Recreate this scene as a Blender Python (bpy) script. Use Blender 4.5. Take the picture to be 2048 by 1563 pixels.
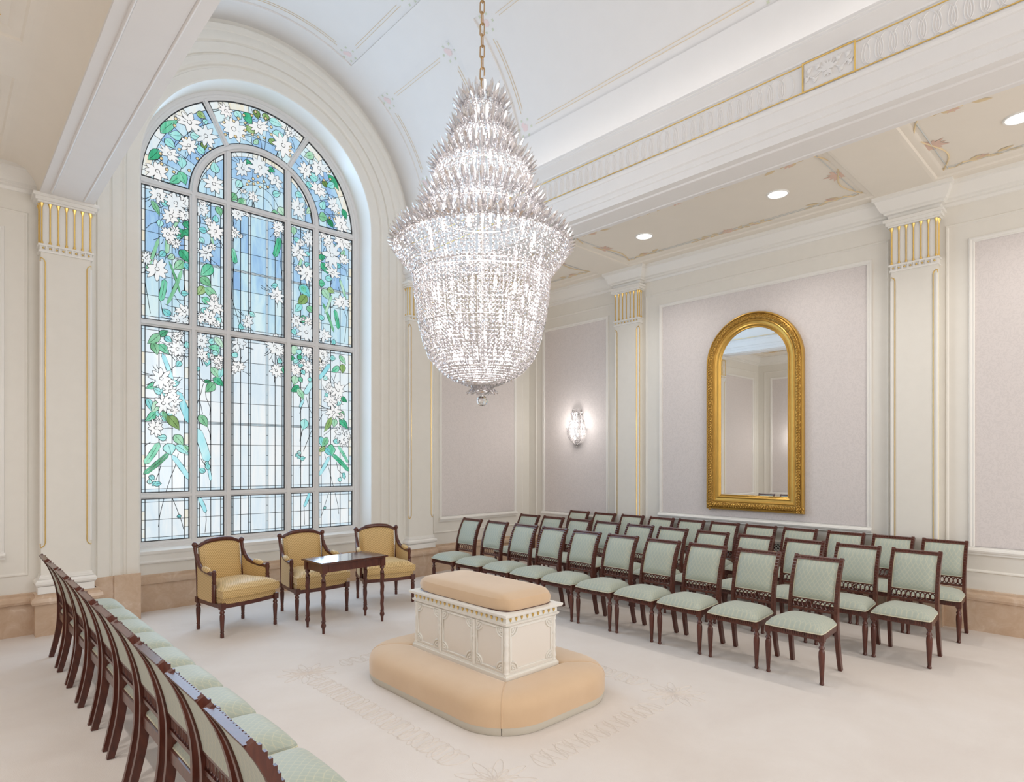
import bpy, bmesh, math, random
from math import sin, cos, pi, sqrt, atan2, radians
from mathutils import Vector, Matrix
random.seed(7)
SC = bpy.context.scene
COL = SC.collection
for _o in list(bpy.data.objects):
    bpy.data.objects.remove(_o)

# ------------------------------------------------------------------ camera, world, lights, exposure
cd = bpy.data.cameras.new('camera'); cam = bpy.data.objects.new('camera', cd); COL.objects.link(cam)
cam.location = (0, 0, 1.85)
cam.rotation_euler = (radians(90), 0, -atan2(1152, 1218.6))
cd.sensor_width = 36; cd.lens = 1218.6 / 2048 * 36; cd.shift_y = 137.5 / 2048
cd.clip_start = .05
SC.camera = cam
SC.view_settings.view_transform = 'Standard'
SC.view_settings.look = 'None'
SC.view_settings.exposure = 0.0
SC.view_settings.gamma = 1.0
SC.view_settings.use_curve_mapping = False
SC.cycles.use_denoising = True
SC.cycles.max_bounces = 10
SC.cycles.diffuse_bounces = 5
SC.cycles.transparent_max_bounces = 24
SC.cycles.caustics_reflective = False
SC.cycles.caustics_refractive = False
SC.cycles.sample_clamp_indirect = 6

W = bpy.data.worlds.new('world'); SC.world = W; W.use_nodes = True
W.node_tree.nodes['Background'].inputs[0].default_value = (1.0, .985, .965, 1)
W.node_tree.nodes['Background'].inputs[1].default_value = .62


def light(kind, name, loc, energy, color=(1, .95, .88), size=.1, rot=(0, 0, 0), **kw):
    l = bpy.data.lights.new(name, kind); l.energy = energy; l.color = color
    if kind == 'AREA':
        l.shape = kw.get('shape', 'RECTANGLE'); l.size = size
        if 'size_y' in kw: l.size_y = kw['size_y']
    else:
        l.shadow_soft_size = size
    if kind == 'SPOT':
        l.spot_size = radians(kw.get('spot', 120)); l.spot_blend = .9
    o = bpy.data.objects.new(name, l); COL.objects.link(o); o.location = loc; o.rotation_euler = rot
    return o


CHX, CHY = 3.29, 3.84
for z, e in ((3.15, 20), (3.5, 22), (3.9, 20), (4.3, 7)):
    light('POINT', 'chandelier_glow', (CHX, CHY, z), e, (1, .965, .94), .22)
DLR = [(7.12, 4.87), (7.12, 3.03), (7.12, .85)]
DLL = [(-.45, 4.87), (-.45, 3.03), (-.45, .85)]
for x, y in DLR + DLL:
    light('SPOT', 'downlight_beam', (x, y, 4.86), 60 if x > 2 else 118, (1, .955, .90), .07, spot=125)
for x, s in ((5.31, 1), (1.32, -1)):                    # unseen fill strips added above the cornices to brighten the vault
    light('AREA', 'vault_fill', (x, 2.0, 5.42), 7, (1, .975, .95), .10, (pi, radians(48 * s), 0), size_y=11.5)
light('AREA', 'window_daylight', (3.265, 8.50, 3.6), 95, (.50, .72, 1), 2.3, (radians(-90), 0, 0), size_y=5.2)
light('AREA', 'rear_fill', (4.0, -4.5, 3.1), 205, (1, .975, .94), 5.0, (radians(90), 0, 0), size_y=4.6)  # added fill behind the camera, brightens the window wall; no window known there
for x in (7.96, -1.33): light('POINT', 'sconce_glow', (x, 6.99, 2.45), 13, (1, .95, .91), .12)

# ------------------------------------------------------------------ geometry helpers
class MB:
    def __init__(s): s.v = []; s.f = []

    def add(s, vs, fs):
        n = len(s.v); s.v += [tuple(p) for p in vs]; s.f += [tuple(i + n for i in f) for f in fs]; return s

    def box(s, x0, x1, y0, y1, z0, z1):
        return s.add([(x, y, z) for z in (z0, z1) for y in (y0, y1) for x in (x0, x1)],
                     [(0, 2, 3, 1), (4, 5, 7, 6), (0, 1, 5, 4), (2, 6, 7, 3), (0, 4, 6, 2), (1, 3, 7, 5)])

    def grid(s, pts, closeu=False, closev=False):
        nu, nv = len(pts), len(pts[0]); vs = [p for r in pts for p in r]; fs = []
        for i in range(nu if closeu else nu - 1):
            for j in range(nv if closev else nv - 1):
                a, b = i, (i + 1) % nu; c, d = j, (j + 1) % nv
                fs.append((a * nv + c, b * nv + c, b * nv + d, a * nv + d))
        return s.add(vs, fs)

    def lathe(s, prof, n=12, o=(0, 0, 0), a0=0., a1=2 * pi, caps=True):
        full = abs(a1 - a0 - 2 * pi) < 1e-6
        m = n if full else n + 1; pts = []
        for r, z in prof:
            row = []
            for i in range(m):
                a = a0 + (a1 - a0) * i / n
                row.append((o[0] + r * cos(a), o[1] + r * sin(a), o[2] + z))
            pts.append(row)
        s.grid(pts, closev=full)
        if full and caps:
            k = len(s.v) - m * len(prof)
            if prof[0][0] > 1e-4: s.f.append(tuple(k + i for i in range(m)))
            if prof[-1][0] > 1e-4: s.f.append(tuple(k + m * (len(prof) - 1) + i for i in range(m)))
        return s

    def tube(s, pts, r=.01, n=6, closed=False, flat=None):
        P = [Vector(p) for p in pts]; N = len(P)
        rr = r if isinstance(r, (list, tuple)) else [r] * N
        T = []
        for i in range(N):
            a = P[(i - 1) % N] if (closed or i > 0) else P[0]
            b = P[(i + 1) % N] if (closed or i < N - 1) else P[-1]
            t = (b - a); T.append(t.normalized() if t.length > 1e-9 else Vector((0, 0, 1)))
        up = Vector(flat) if flat else (Vector((0, 0, 1)) if abs(T[0].z) < .9 else Vector((1, 0, 0)))
        rows = []
        u = (up - T[0] * up.dot(T[0])).normalized()
        for i in range(N):
            if flat: up2 = Vector(flat); u = (up2 - T[i] * up2.dot(T[i]))
            else: u = u - T[i] * u.dot(T[i])
            u = u.normalized() if u.length > 1e-6 else T[i].orthogonal().normalized()
            w = T[i].cross(u)
            rows.append([tuple(P[i] + (u * cos(2 * pi * k / n) + w * sin(2 * pi * k / n)) * rr[i]) for k in range(n)])
        s.grid(rows, closeu=closed, closev=True)
        if not closed:
            k = len(s.v) - n * N
            s.f.append(tuple(k + i for i in range(n))); s.f.append(tuple(k + n * (N - 1) + i for i in range(n)))
        return s

    def sphere(s, c, r, nu=8, nv=5, sc=(1, 1, 1)):
        pts = [[(c[0] + r * sc[0] * sin(pi * j / nv) * cos(2 * pi * i / nu), c[1] + r * sc[1] * sin(pi * j / nv) * sin(2 * pi * i / nu),
                 c[2] + r * sc[2] * cos(pi * j / nv)) for i in range(nu)] for j in range(nv + 1)]
        return s.grid(pts, closev=True)

    def prism(s, poly, mapf, h0, h1):
        """2-D polygon extruded along h, mapf(s,t,h)->xyz"""
        n = len(poly); vs = [mapf(a, b, h0) for a, b in poly] + [mapf(a, b, h1) for a, b in poly]
        fs = [tuple(range(n)), tuple(range(n, 2 * n))] + [(i, (i + 1) % n, n + (i + 1) % n, n + i) for i in range(n)]
        return s.add(vs, fs)

    def frame(s, path, prof, mapf, closed=True, capends=True):
        """profile [(inward offset, height)] swept along a 2-D path with mitred corners"""
        N = len(path); nor = []
        for i in range(N):
            p = path[i]; a = path[(i - 1) % N]; b = path[(i + 1) % N]
            d1 = Vector((p[0] - a[0], p[1] - a[1])); d2 = Vector((b[0] - p[0], b[1] - p[1]))
            if not closed and i == 0: d1 = d2
            if not closed and i == N - 1: d2 = d1
            d1.normalize(); d2.normalize()
            n1 = Vector((-d1.y, d1.x)); n2 = Vector((-d2.y, d2.x)); m = n1 + n2
            m = m / max(.2, (1 + n1.dot(n2))); nor.append(m)
        rows = [[mapf(path[i][0] + nor[i].x * d, path[i][1] + nor[i].y * d, h) for d, h in prof] for i in range(N)]
        s.grid(rows, closeu=closed)
        if not closed and capends:
            k = len(s.v) - N * len(prof); m = len(prof)
            s.f.append(tuple(k + i for i in range(m))); s.f.append(tuple(k + (N - 1) * m + i for i in range(m)))
        return s

    def extr(s, prof, axis, a, b):
        """closed profile extruded along axis; prof in the two other axes (x,z) for axis y"""
        mf = {'y': lambda p, q, h: (p, h, q), 'x': lambda p, q, h: (h, p, q), 'z': lambda p, q, h: (p, q, h)}[axis]
        return s.prism(prof, mf, a, b)

    def mesh(s, name, mat, sharp=40):
        me = bpy.data.meshes.new(name)
        me.from_pydata(s.v, [], s.f); me.materials.append(mat)
        bm = bmesh.new(); bm.from_mesh(me); bmesh.ops.recalc_face_normals(bm, faces=bm.faces); bm.to_mesh(me); bm.free()
        if sharp:
            me.polygons.foreach_set('use_smooth', [True] * len(me.polygons))
            try: me.set_sharp_from_angle(angle=radians(sharp))
            except Exception: pass
        return me

    def build(s, name, mat, parent=None, sharp=40, kind=None, loc=None):
        return mk(name, s.mesh(name, mat, sharp), parent, kind, loc)


def mk(name, me, parent=None, kind=None, loc=None, rot=None):
    o = bpy.data.objects.new(name, me); COL.objects.link(o)
    if parent is not None: o.parent = parent
    if kind: o['kind'] = kind
    if loc is not None: o.location = loc
    if rot is not None: o.rotation_euler = rot
    return o


def thing(name, label, cat, loc=(0, 0, 0), rz=0., group=None):
    o = bpy.data.objects.new(name, None); COL.objects.link(o); o.location = loc; o.rotation_euler = (0, 0, rz)
    o.empty_display_size = .1
    o['label'] = label; o['category'] = cat
    if group: o['group'] = group
    return o


def tag(o, label, cat, group=None):
    o['label'] = label; o['category'] = cat
    if group: o['group'] = group
    return o


def setting(name):
    o = bpy.data.objects.new(name, None); COL.objects.link(o); o['kind'] = 'structure'; o.empty_display_size = .1
    return o


def dup(root, loc, rz, label=None):
    r = root.copy(); COL.objects.link(r); r.location = loc; r.rotation_euler = (0, 0, rz)
    if label: r['label'] = label
    for ch in list(root.children):
        c = ch.copy(); COL.objects.link(c); c.parent = r
        for g in ch.children:
            d = g.copy(); COL.objects.link(d); d.parent = c
    return r


def arc(cx, cz, r, a0, a1, n):
    return [(cx + r * cos(radians(a0 + (a1 - a0) * i / n)), cz + r * sin(radians(a0 + (a1 - a0) * i / n))) for i in range(n + 1)]


def lerp(a, b, t): return a + (b - a) * t


def interp(tab, x):
    """smooth (Catmull-Rom like) lookup in [(x,y)]"""
    if x <= tab[0][0]: return tab[0][1]
    for i in range(len(tab) - 1):
        x0, y0 = tab[i]; x1, y1 = tab[i + 1]
        if x <= x1:
            m0 = (y1 - tab[i - 1][1]) / (x1 - tab[i - 1][0]) if i > 0 else (y1 - y0) / (x1 - x0)
            m1 = (tab[i + 2][1] - y0) / (tab[i + 2][0] - x0) if i + 2 < len(tab) else (y1 - y0) / (x1 - x0)
            h = x1 - x0; t = (x - x0) / h
            return ((2 * t**3 - 3 * t**2 + 1) * y0 + (t**3 - 2 * t**2 + t) * h * m0 + (-2 * t**3 + 3 * t**2) * y1 + (t**3 - t**2) * h * m1)
    return tab[-1][1]


def pillow(mb, cx, cy, hx, hy, z0, z1, crown, n=10, p=3., taper=0., rr=.35):
    """soft box cushion; top crowned; taper narrows hx with y"""
    top = []
    def pt(u, v):
        k = 1 - rr * .5 * (abs(u)**6) * (abs(v)**6)
        return cx + u * k * (hx + taper * v), cy + v * k * hy
    for i in range(n + 1):
        u = -1 + 2 * i / n; u = math.copysign(abs(u)**.7, u); row = []
        for j in range(n + 1):
            v = -1 + 2 * j / n; v = math.copysign(abs(v)**.7, v); x, y = pt(u, v)
            e = (1 - abs(u)**p) * (1 - abs(v)**p)
            row.append((x, y, z1 + crown * max(0, e)**.5))
        top.append(row)
    ring = [top[i][0] for i in range(n + 1)] + [top[n][j] for j in range(1, n + 1)] + [top[i][n] for i in range(n - 1, -1, -1)] + [top[0][j] for j in range(n - 1, 0, -1)]
    mb.grid(top)
    out = []
    for f, z in ((1.0, z1), (1.03, lerp(z1, z0, .4)), (1.015, lerp(z1, z0, .85)), (.99, z0)):
        out.append([(cx + (q[0] - cx) * f, cy + (q[1] - cy) * f, z) for q in ring])
    mb.grid(out, closev=True)
    k = len(mb.v) - len(ring); mb.f.append(tuple(range(k, k + len(ring))))
    return mb

# ------------------------------------------------------------------ materials
def nmat(name):
    m = bpy.data.materials.new(name); m.use_nodes = True
    nt = m.node_tree; return m, nt, nt.nodes['Principled BSDF']


def coords(nt, scale=(1, 1, 1), rot=(0, 0, 0), kind='Object'):
    t = nt.nodes.new('ShaderNodeTexCoord'); mp = nt.nodes.new('ShaderNodeMapping')
    mp.inputs['Scale'].default_value = scale; mp.inputs['Rotation'].default_value = rot
    nt.links.new(t.outputs[kind], mp.inputs['Vector']); return mp.outputs[0]


def noise(nt, vec, scale, detail=3, rough=.55, dist=0.):
    n = nt.nodes.new('ShaderNodeTexNoise'); n.inputs['Scale'].default_value = scale; n.inputs['Detail'].default_value = detail
    n.inputs['Roughness'].default_value = rough; n.inputs['Distortion'].default_value = dist
    nt.links.new(vec, n.inputs['Vector']); return n.outputs['Fac']


def ramp(nt, fac, stops):
    r = nt.nodes.new('ShaderNodeValToRGB'); e = r.color_ramp.elements
    while len(e) < len(stops): e.new(.5)
    for i, (p, c) in enumerate(stops):
        e[i].position = p; e[i].color = tuple(c) + (1,) if len(c) == 3 else c
    nt.links.new(fac, r.inputs[0]); return r.outputs[0]


def bump(nt, b, h, strength, dist=.01):
    n = nt.nodes.new('ShaderNodeBump'); n.inputs['Strength'].default_value = strength; n.inputs['Distance'].default_value = dist
    nt.links.new(h, n.inputs['Height']); nt.links.new(n.outputs[0], b.inputs['Normal'])


def simple(name, c, rough=.5, metal=0., coat=0., spec=.5, bscale=0, bstr=.1, var=0., bdist=.003):
    m, nt, b = nmat(name)
    b.inputs['Base Color'].default_value = tuple(c) + (1,); b.inputs['Roughness'].default_value = rough; b.inputs['Metallic'].default_value = metal
    b.inputs['Coat Weight'].default_value = coat; b.inputs['Coat Roughness'].default_value = .08; b.inputs['Specular IOR Level'].default_value = spec
    v = coords(nt)
    if var:
        n = noise(nt, v, max(3, bscale * .15), 4)
        nt.links.new(ramp(nt, n, [(.3, [x * (1 - var) for x in c]), (.7, [min(1, x * (1 + var)) for x in c])]), b.inputs['Base Color'])
    if bscale: bump(nt, b, noise(nt, v, bscale, 3), bstr, bdist)
    return m


CREAM = simple('cream_paint', (.825, .795, .735), .45, bscale=60, bstr=.03, var=.012)
IVORY = simple('ivory_trim', (.87, .85, .81), .38, bscale=40, bstr=.02)
VAULT = simple('vault_plaster', (.83, .81, .795), .6, bscale=30, bstr=.03, var=.01)
CEIL = simple('aisle_ceiling_paint', (.87, .81, .72), .55, bscale=30, bstr=.03, var=.01)
GOLD = simple('gilt', (.86, .60, .20), .32, metal=.85, bscale=120, bstr=.15, var=.05)
GOLDP = simple('gold_paint', (.80, .56, .20), .45, metal=.35, var=.05)
PINK = simple('pink_paint', (.78, .56, .46), .7, var=.08, bscale=20, bstr=.0)
PALEPINK = simple('pale_pink_paint', (.86, .70, .69), .7)
GREENP = simple('pale_green_paint', (.66, .70, .55), .7)
GREYP = simple('grey_blue_line_paint', (.58, .60, .60), .7)
OCHRE = simple('ochre_line_paint', (.78, .63, .40), .7)
BRASS = simple('antique_brass', (.55, .36, .18), .35, metal=.9)
SILVER = simple('silver_frame', (.75, .74, .74), .25, metal=.9)
LEAD = simple('lead_came', (.022, .024, .03), .5)
WINFR = simple('window_frame_paint', (.78, .77, .77), .4)
PLASTIC = simple('white_ring', (.86, .85, .82), .4)
GRILLE = simple('white_grille', (.78, .77, .75), .5)
DARK = simple('dark_void', (.015, .014, .013), .9)
PIPING = simple('pale_piping', (.70, .68, .52), .8)


def wood(name, c0, c1, rough=.28, coat=.5):
    m, nt, b = nmat(name); v = coords(nt, (6, 6, 1.2))
    n = noise(nt, v, 5, 6, .6, 1.2)
    nt.links.new(ramp(nt, n, [(.25, c0), (.75, c1)]), b.inputs['Base Color'])
    b.inputs['Roughness'].default_value = rough; b.inputs['Coat Weight'].default_value = coat; b.inputs['Coat Roughness'].default_value = .12
    return m


MAHOG = wood('mahogany', (.055, .013, .008), (.135, .034, .019), .3, .25)
MAHOGT = wood('polished_mahogany', (.050, .014, .008), (.12, .032, .017), .12, 1.)


def carpet():
    m, nt, b = nmat('cream_carpet'); v = coords(nt)
    n1 = noise(nt, v, 1.6, 5, .6, .4); n2 = noise(nt, v, 260, 2)
    c = ramp(nt, n1, [(.32, (.745, .68, .635)), (.5, (.77, .71, .665)), (.68, (.795, .74, .70))])
    nt.links.new(c, b.inputs['Base Color']); b.inputs['Roughness'].default_value = .95; b.inputs['Specular IOR Level'].default_value = .1
    b.inputs['Sheen Weight'].default_value = .15
    bump(nt, b, n2, .35, .004); return m


def damask(name, c, k):
    m, nt, b = nmat(name); v = coords(nt, (1, 1, 1))
    n = noise(nt, v, 13, 2, .45, 2.6)
    c2 = [x * k for x in c]
    nt.links.new(ramp(nt, n, [(.46, c), (.5, c2), (.56, c2), (.6, c)]), b.inputs['Base Color'])
    b.inputs['Roughness'].default_value = .62; bump(nt, b, noise(nt, v, 300, 1), .08, .002); return m


WALLPAPER = damask('lilac_damask_wallpaper', (.76, .705, .69), .935)


def sage():
    """sage damask with a fine pale lattice running across seat and back alike"""
    m, nt, b = nmat('sage_fabric'); v = coords(nt); ns = noise(nt, v, 30, 2)
    out = []
    for d in ((1, 1, 1), (-1, 1, -1)):
        dp = nt.nodes.new('ShaderNodeVectorMath'); dp.operation = 'DOT_PRODUCT'; dp.inputs[1].default_value = d; nt.links.new(v, dp.inputs[0])
        ad = nt.nodes.new('ShaderNodeMath'); ad.operation = 'MULTIPLY_ADD'; ad.inputs[1].default_value = .016; nt.links.new(ns, ad.inputs[0]); nt.links.new(dp.outputs['Value'], ad.inputs[2])
        pg = nt.nodes.new('ShaderNodeMath'); pg.operation = 'PINGPONG'; pg.inputs[1].default_value = .021; nt.links.new(ad.outputs[0], pg.inputs[0]); out.append(pg.outputs[0])
    mn = nt.nodes.new('ShaderNodeMath'); mn.operation = 'MINIMUM'; nt.links.new(out[0], mn.inputs[0]); nt.links.new(out[1], mn.inputs[1])
    sc = nt.nodes.new('ShaderNodeMath'); sc.operation = 'MULTIPLY'; sc.inputs[1].default_value = 47; nt.links.new(mn.outputs[0], sc.inputs[0])
    nt.links.new(ramp(nt, sc.outputs[0], [(.04, (.55, .55, .42)), (.12, (.43, .475, .405)), (.9, (.405, .455, .39))]), b.inputs['Base Color'])
    b.inputs['Roughness'].default_value = .55; b.inputs['Sheen Weight'].default_value = .25
    bump(nt, b, noise(nt, coords(nt), 350, 1), .15, .002); return m


SAGE = sage()


def stripes(name, c0, c1, scale):
    m, nt, b = nmat(name); v = coords(nt, (1, 1, 1), (0, radians(35), radians(30)))
    w = nt.nodes.new('ShaderNodeTexWave'); w.inputs['Scale'].default_value = scale; w.inputs['Distortion'].default_value = 3.0; w.inputs['Detail'].default_value = 2
    w.inputs['Detail Scale'].default_value = .35
    nt.links.new(v, w.inputs['Vector'])
    nt.links.new(ramp(nt, w.outputs['Fac'], [(.2, c0), (.75, c1)]), b.inputs['Base Color'])
    b.inputs['Roughness'].default_value = .5; b.inputs['Sheen Weight'].default_value = .2; return m


YELLOW = stripes('gold_striped_silk', (.50, .31, .10), (.76, .55, .26), 22)


def velvet():
    m, nt, b = nmat('peach_velvet'); v = coords(nt)
    nt.links.new(ramp(nt, noise(nt, v, 4, 4, .6), [(.3, (.66, .46, .285)), (.7, (.70, .50, .32))]), b.inputs['Base Color'])
    b.inputs['Roughness'].default_value = .8; b.inputs['Sheen Weight'].default_value = .55; b.inputs['Sheen Roughness'].default_value = .55
    b.inputs['Sheen Tint'].default_value = (1, .93, .87, 1); return m


VELVET = velvet()


def marble():
    m, nt, b = nmat('beige_marble'); v = coords(nt)
    n = noise(nt, v, 7, 8, .65, .8)
    nt.links.new(ramp(nt, n, [(.3, (.58, .41, .285)), (.5, (.64, .475, .345)), (.63, (.68, .525, .40)), (.72, (.78, .64, .52))]), b.inputs['Base Color'])
    b.inputs['Roughness'].default_value = .22; return m


MARBLE = marble()
CARPET = carpet()
CARVE = simple('carved_carpet', (.735, .668, .615), .95, spec=.1)
HEM = simple('pale_hem', (.62, .58, .50), .85)
ALTARW = simple('altar_white', (.88, .865, .82), .35, bscale=30, bstr=.02)
ALTARP = simple('altar_panel', (.84, .795, .74), .4)
MIRROR, _nt, _b = nmat('silvered_glass')
_b.inputs['Base Color'].default_value = (.90, .91, .90, 1); _b.inputs['Metallic'].default_value = 1; _b.inputs['Roughness'].default_value = .015


def ornate_gold():
    m, nt, b = nmat('ornate_gilt'); v = coords(nt)
    vo = nt.nodes.new('ShaderNodeTexVoronoi'); vo.inputs['Scale'].default_value = 34; nt.links.new(v, vo.inputs['Vector'])
    nt.links.new(ramp(nt, vo.outputs['Distance'], [(.1, (.66, .40, .10)), (.6, (.30, .155, .03))]), b.inputs['Base Color'])
    b.inputs['Metallic'].default_value = .75; b.inputs['Roughness'].default_value = .38
    bump(nt, b, vo.outputs['Distance'], -.9, .012); return m


ORNATE = ornate_gold()
GILT2 = simple('mirror_gilt', (.60, .36, .085), .34, metal=.75, var=.08, bscale=25, bstr=.05)


def crystal(name, emit=0.):
    m = bpy.data.materials.new(name); m.use_nodes = True; nt = m.node_tree; nt.nodes.clear()
    out = nt.nodes.new('ShaderNodeOutputMaterial')
    tr = nt.nodes.new('ShaderNodeBsdfTransparent'); tr.inputs[0].default_value = (.97, .965, .97, 1)
    gl = nt.nodes.new('ShaderNodeBsdfGlossy'); gl.inputs['Roughness'].default_value = .06; gl.inputs[0].default_value = (.97, .95, .96, 1)
    tl = nt.nodes.new('ShaderNodeBsdfTranslucent'); tl.inputs[0].default_value = (.62, .60, .61, 1)
    df = nt.nodes.new('ShaderNodeBsdfDiffuse'); df.inputs[0].default_value = (.55, .53, .54, 1)
    m1 = nt.nodes.new('ShaderNodeMixShader'); m1.inputs[0].default_value = .5
    nt.links.new(tl.outputs[0], m1.inputs[1]); nt.links.new(df.outputs[0], m1.inputs[2])
    m2 = nt.nodes.new('ShaderNodeMixShader'); m2.inputs[0].default_value = .74
    nt.links.new(m1.outputs[0], m2.inputs[1]); nt.links.new(gl.outputs[0], m2.inputs[2])
    m3 = nt.nodes.new('ShaderNodeMixShader'); m3.inputs[0].default_value = .72
    nt.links.new(tr.outputs[0], m3.inputs[1]); nt.links.new(m2.outputs[0], m3.inputs[2])
    nt.links.new(m3.outputs[0], out.inputs[0]); return m


CRYSTAL = crystal('cut_crystal')
CLEARB, _nt, _b = nmat('clear_crystal')
_b.inputs['Base Color'].default_value = (.97, .97, .96, 1); _b.inputs['Transmission Weight'].default_value = 1; _b.inputs['Roughness'].default_value = 0; _b.inputs['IOR'].default_value = 1.5


def emitter(name, c, s):
    m = bpy.data.materials.new(name); m.use_nodes = True; nt = m.node_tree; nt.nodes.clear()
    o = nt.nodes.new('ShaderNodeOutputMaterial'); e = nt.nodes.new('ShaderNodeEmission')
    e.inputs[0].default_value = tuple(c) + (1,); e.inputs[1].default_value = s; nt.links.new(e.outputs[0], o.inputs[0]); return m


BULB = emitter('lit_bulb', (1, .95, .93), 3)
LAMPDISC = emitter('lit_downlight', (1, .97, .92), 5)


def glass(name, stops, s=.97, nscale=(6, 6, 1.2), rnd=.35):
    """backlit stained glass: streaky colour varying from piece to piece; the window is lit from outside"""
    m = bpy.data.materials.new(name); m.use_nodes = True; nt = m.node_tree; nt.nodes.clear()
    o = nt.nodes.new('ShaderNodeOutputMaterial'); e = nt.nodes.new('ShaderNodeEmission'); e.inputs[1].default_value = s
    n = noise(nt, coords(nt, nscale), 1.6, 4, .6, .8)
    oi = nt.nodes.new('ShaderNodeObjectInfo')
    ma = nt.nodes.new('ShaderNodeMath'); ma.operation = 'MULTIPLY_ADD'; ma.inputs[1].default_value = rnd; nt.links.new(oi.outputs['Random'], ma.inputs[0])
    sub = nt.nodes.new('ShaderNodeMath'); sub.operation = 'SUBTRACT'; sub.inputs[1].default_value = rnd / 2; nt.links.new(n, sub.inputs[0])
    nt.links.new(sub.outputs[0], ma.inputs[2])
    nt.links.new(ramp(nt, ma.outputs[0], stops), e.inputs[0])
    gl = nt.nodes.new('ShaderNodeBsdfGlossy'); gl.inputs['Roughness'].default_value = .1
    mx = nt.nodes.new('ShaderNodeMixShader'); mx.inputs[0].default_value = .04
    nt.links.new(e.outputs[0], mx.inputs[1]); nt.links.new(gl.outputs[0], mx.inputs[2]); nt.links.new(mx.outputs[0], o.inputs[0]); return m


GB_TOP = glass('blue_glass', [(.25, (.30, .52, .84)), (.5, (.43, .68, .91)), (.75, (.60, .85, .94))])
GB_MID = glass('pale_blue_glass', [(.25, (.42, .68, .90)), (.5, (.60, .83, .94)), (.75, (.74, .92, .95))])
GB_LOW = glass('white_blue_glass', [(.25, (.74, .87, .96)), (.5, (.85, .935, .98)), (.75, (.94, .97, .98))])
G_BORD = glass('pearl_border_glass', [(.25, (.66, .82, .92)), (.5, (.86, .93, .95)), (.75, (.90, .84, .68))], rnd=.5)
G_WHITE = glass('white_petal_glass', [(.25, (.80, .88, .93)), (.5, (.95, .97, .97)), (.8, (.97, .95, .94))])
G_GREEN = glass('green_leaf_glass', [(.25, (.02, .25, .10)), (.5, (.06, .50, .27)), (.75, (.30, .78, .56))])
G_MID = glass('mid_green_glass', [(.25, (.12, .42, .20)), (.5, (.28, .66, .40)), (.75, (.62, .86, .70))])
G_TEAL = glass('teal_bud_glass', [(.25, (.18, .62, .66)), (.5, (.32, .80, .78)), (.75, (.55, .90, .88))])
G_OLIVE = glass('olive_leaf_glass', [(.25, (.14, .26, .06)), (.5, (.28, .48, .16)), (.75, (.50, .70, .42))])
G_AQUA = glass('aqua_ribbon_glass', [(.25, (.25, .70, .80)), (.5, (.40, .82, .90)), (.75, (.58, .90, .94))])
G_AMBER = glass('amber_bead_glass', [(.3, (.85, .62, .28)), (.7, (.95, .85, .60))])
# ------------------------------------------------------------------ the room
RX, FY, LX, YB = 8.2, 8.2, -1.57, -4.6
AX, AZ, AR = 3.265, 5.30, 1.53            # window arch centre and opening radius
VX, VZ, VR = 3.30, 5.37, 2.20             # vault axis and radius
CZ = 4.90                                 # aisle ceiling
SYM = 6.634


def mr(s, t, h): return (RX - h, s, t)
def mf(s, t, h): return (s, FY - h, t)
def ml(s, t, h): return (LX + h, s, t)
def rect(a, b, c, d): return [(a, c), (b, c), (b, d), (a, d)]


floor = MB().box(LX - .2, RX + .2, YB, FY + .5, -.1, 0).build('floor', CARPET, None, 0, 'structure')
MB().tube([(.02, 8.1, .0), (-.03, 1.0, .0)], .004, 4).build('carpet_seam', CARVE, floor)

# carved guilloche in the carpet round the altar
cv = MB()
def ring(cx, cy, a, b, rot, n=14):
    cv.tube([(cx + a * cos(t) * cos(rot) - b * sin(t) * sin(rot), cy + a * cos(t) * sin(rot) + b * sin(t) * cos(rot), .0002) for t in [2 * pi * i / n for i in range(n)]], .0030, 4, closed=True)
for side in (0, 1):
    for i in range(17):
        y = 2.98 + i * .112; x = 2.325 if side == 0 else 4.255
        ring(x, y, .10, .065, .5 * (1 if i % 2 else -.6)); ring(x, y + .05, .105, .035, .2)
for side in (0, 1):
    for i in range(12):
        x = 2.72 + i * .106; y = 2.60 if side == 0 else 5.08
        ring(x, y, .06, .095, .4 * (1 if i % 2 else -1)); ring(x, y, .03, .1, .1)
for cx, cy in ((2.34, 2.62), (4.24, 2.62), (2.34, 5.06), (4.24, 5.06)):
    for k in range(9):
        a = k * 2 * pi / 9
        ring(cx + .13 * cos(a), cy + .13 * sin(a), .12, .03, a); ring(cx + .08 * cos(a + .3), cy + .08 * sin(a + .3), .07, .025, a + .3)
cv.build('carved_pattern', CARVE, floor, 60, 'stuff')

# ---- right wall, left wall
wall_r = MB().box(RX, RX + .2, YB, FY + .2, 0, 5.2).build('wall_right', CREAM, None, 0, 'structure')
wall_l = MB().box(LX - .2, LX, YB, FY + .2, 0, 5.2).build('wall_left', CREAM, None, 0, 'structure')
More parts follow.
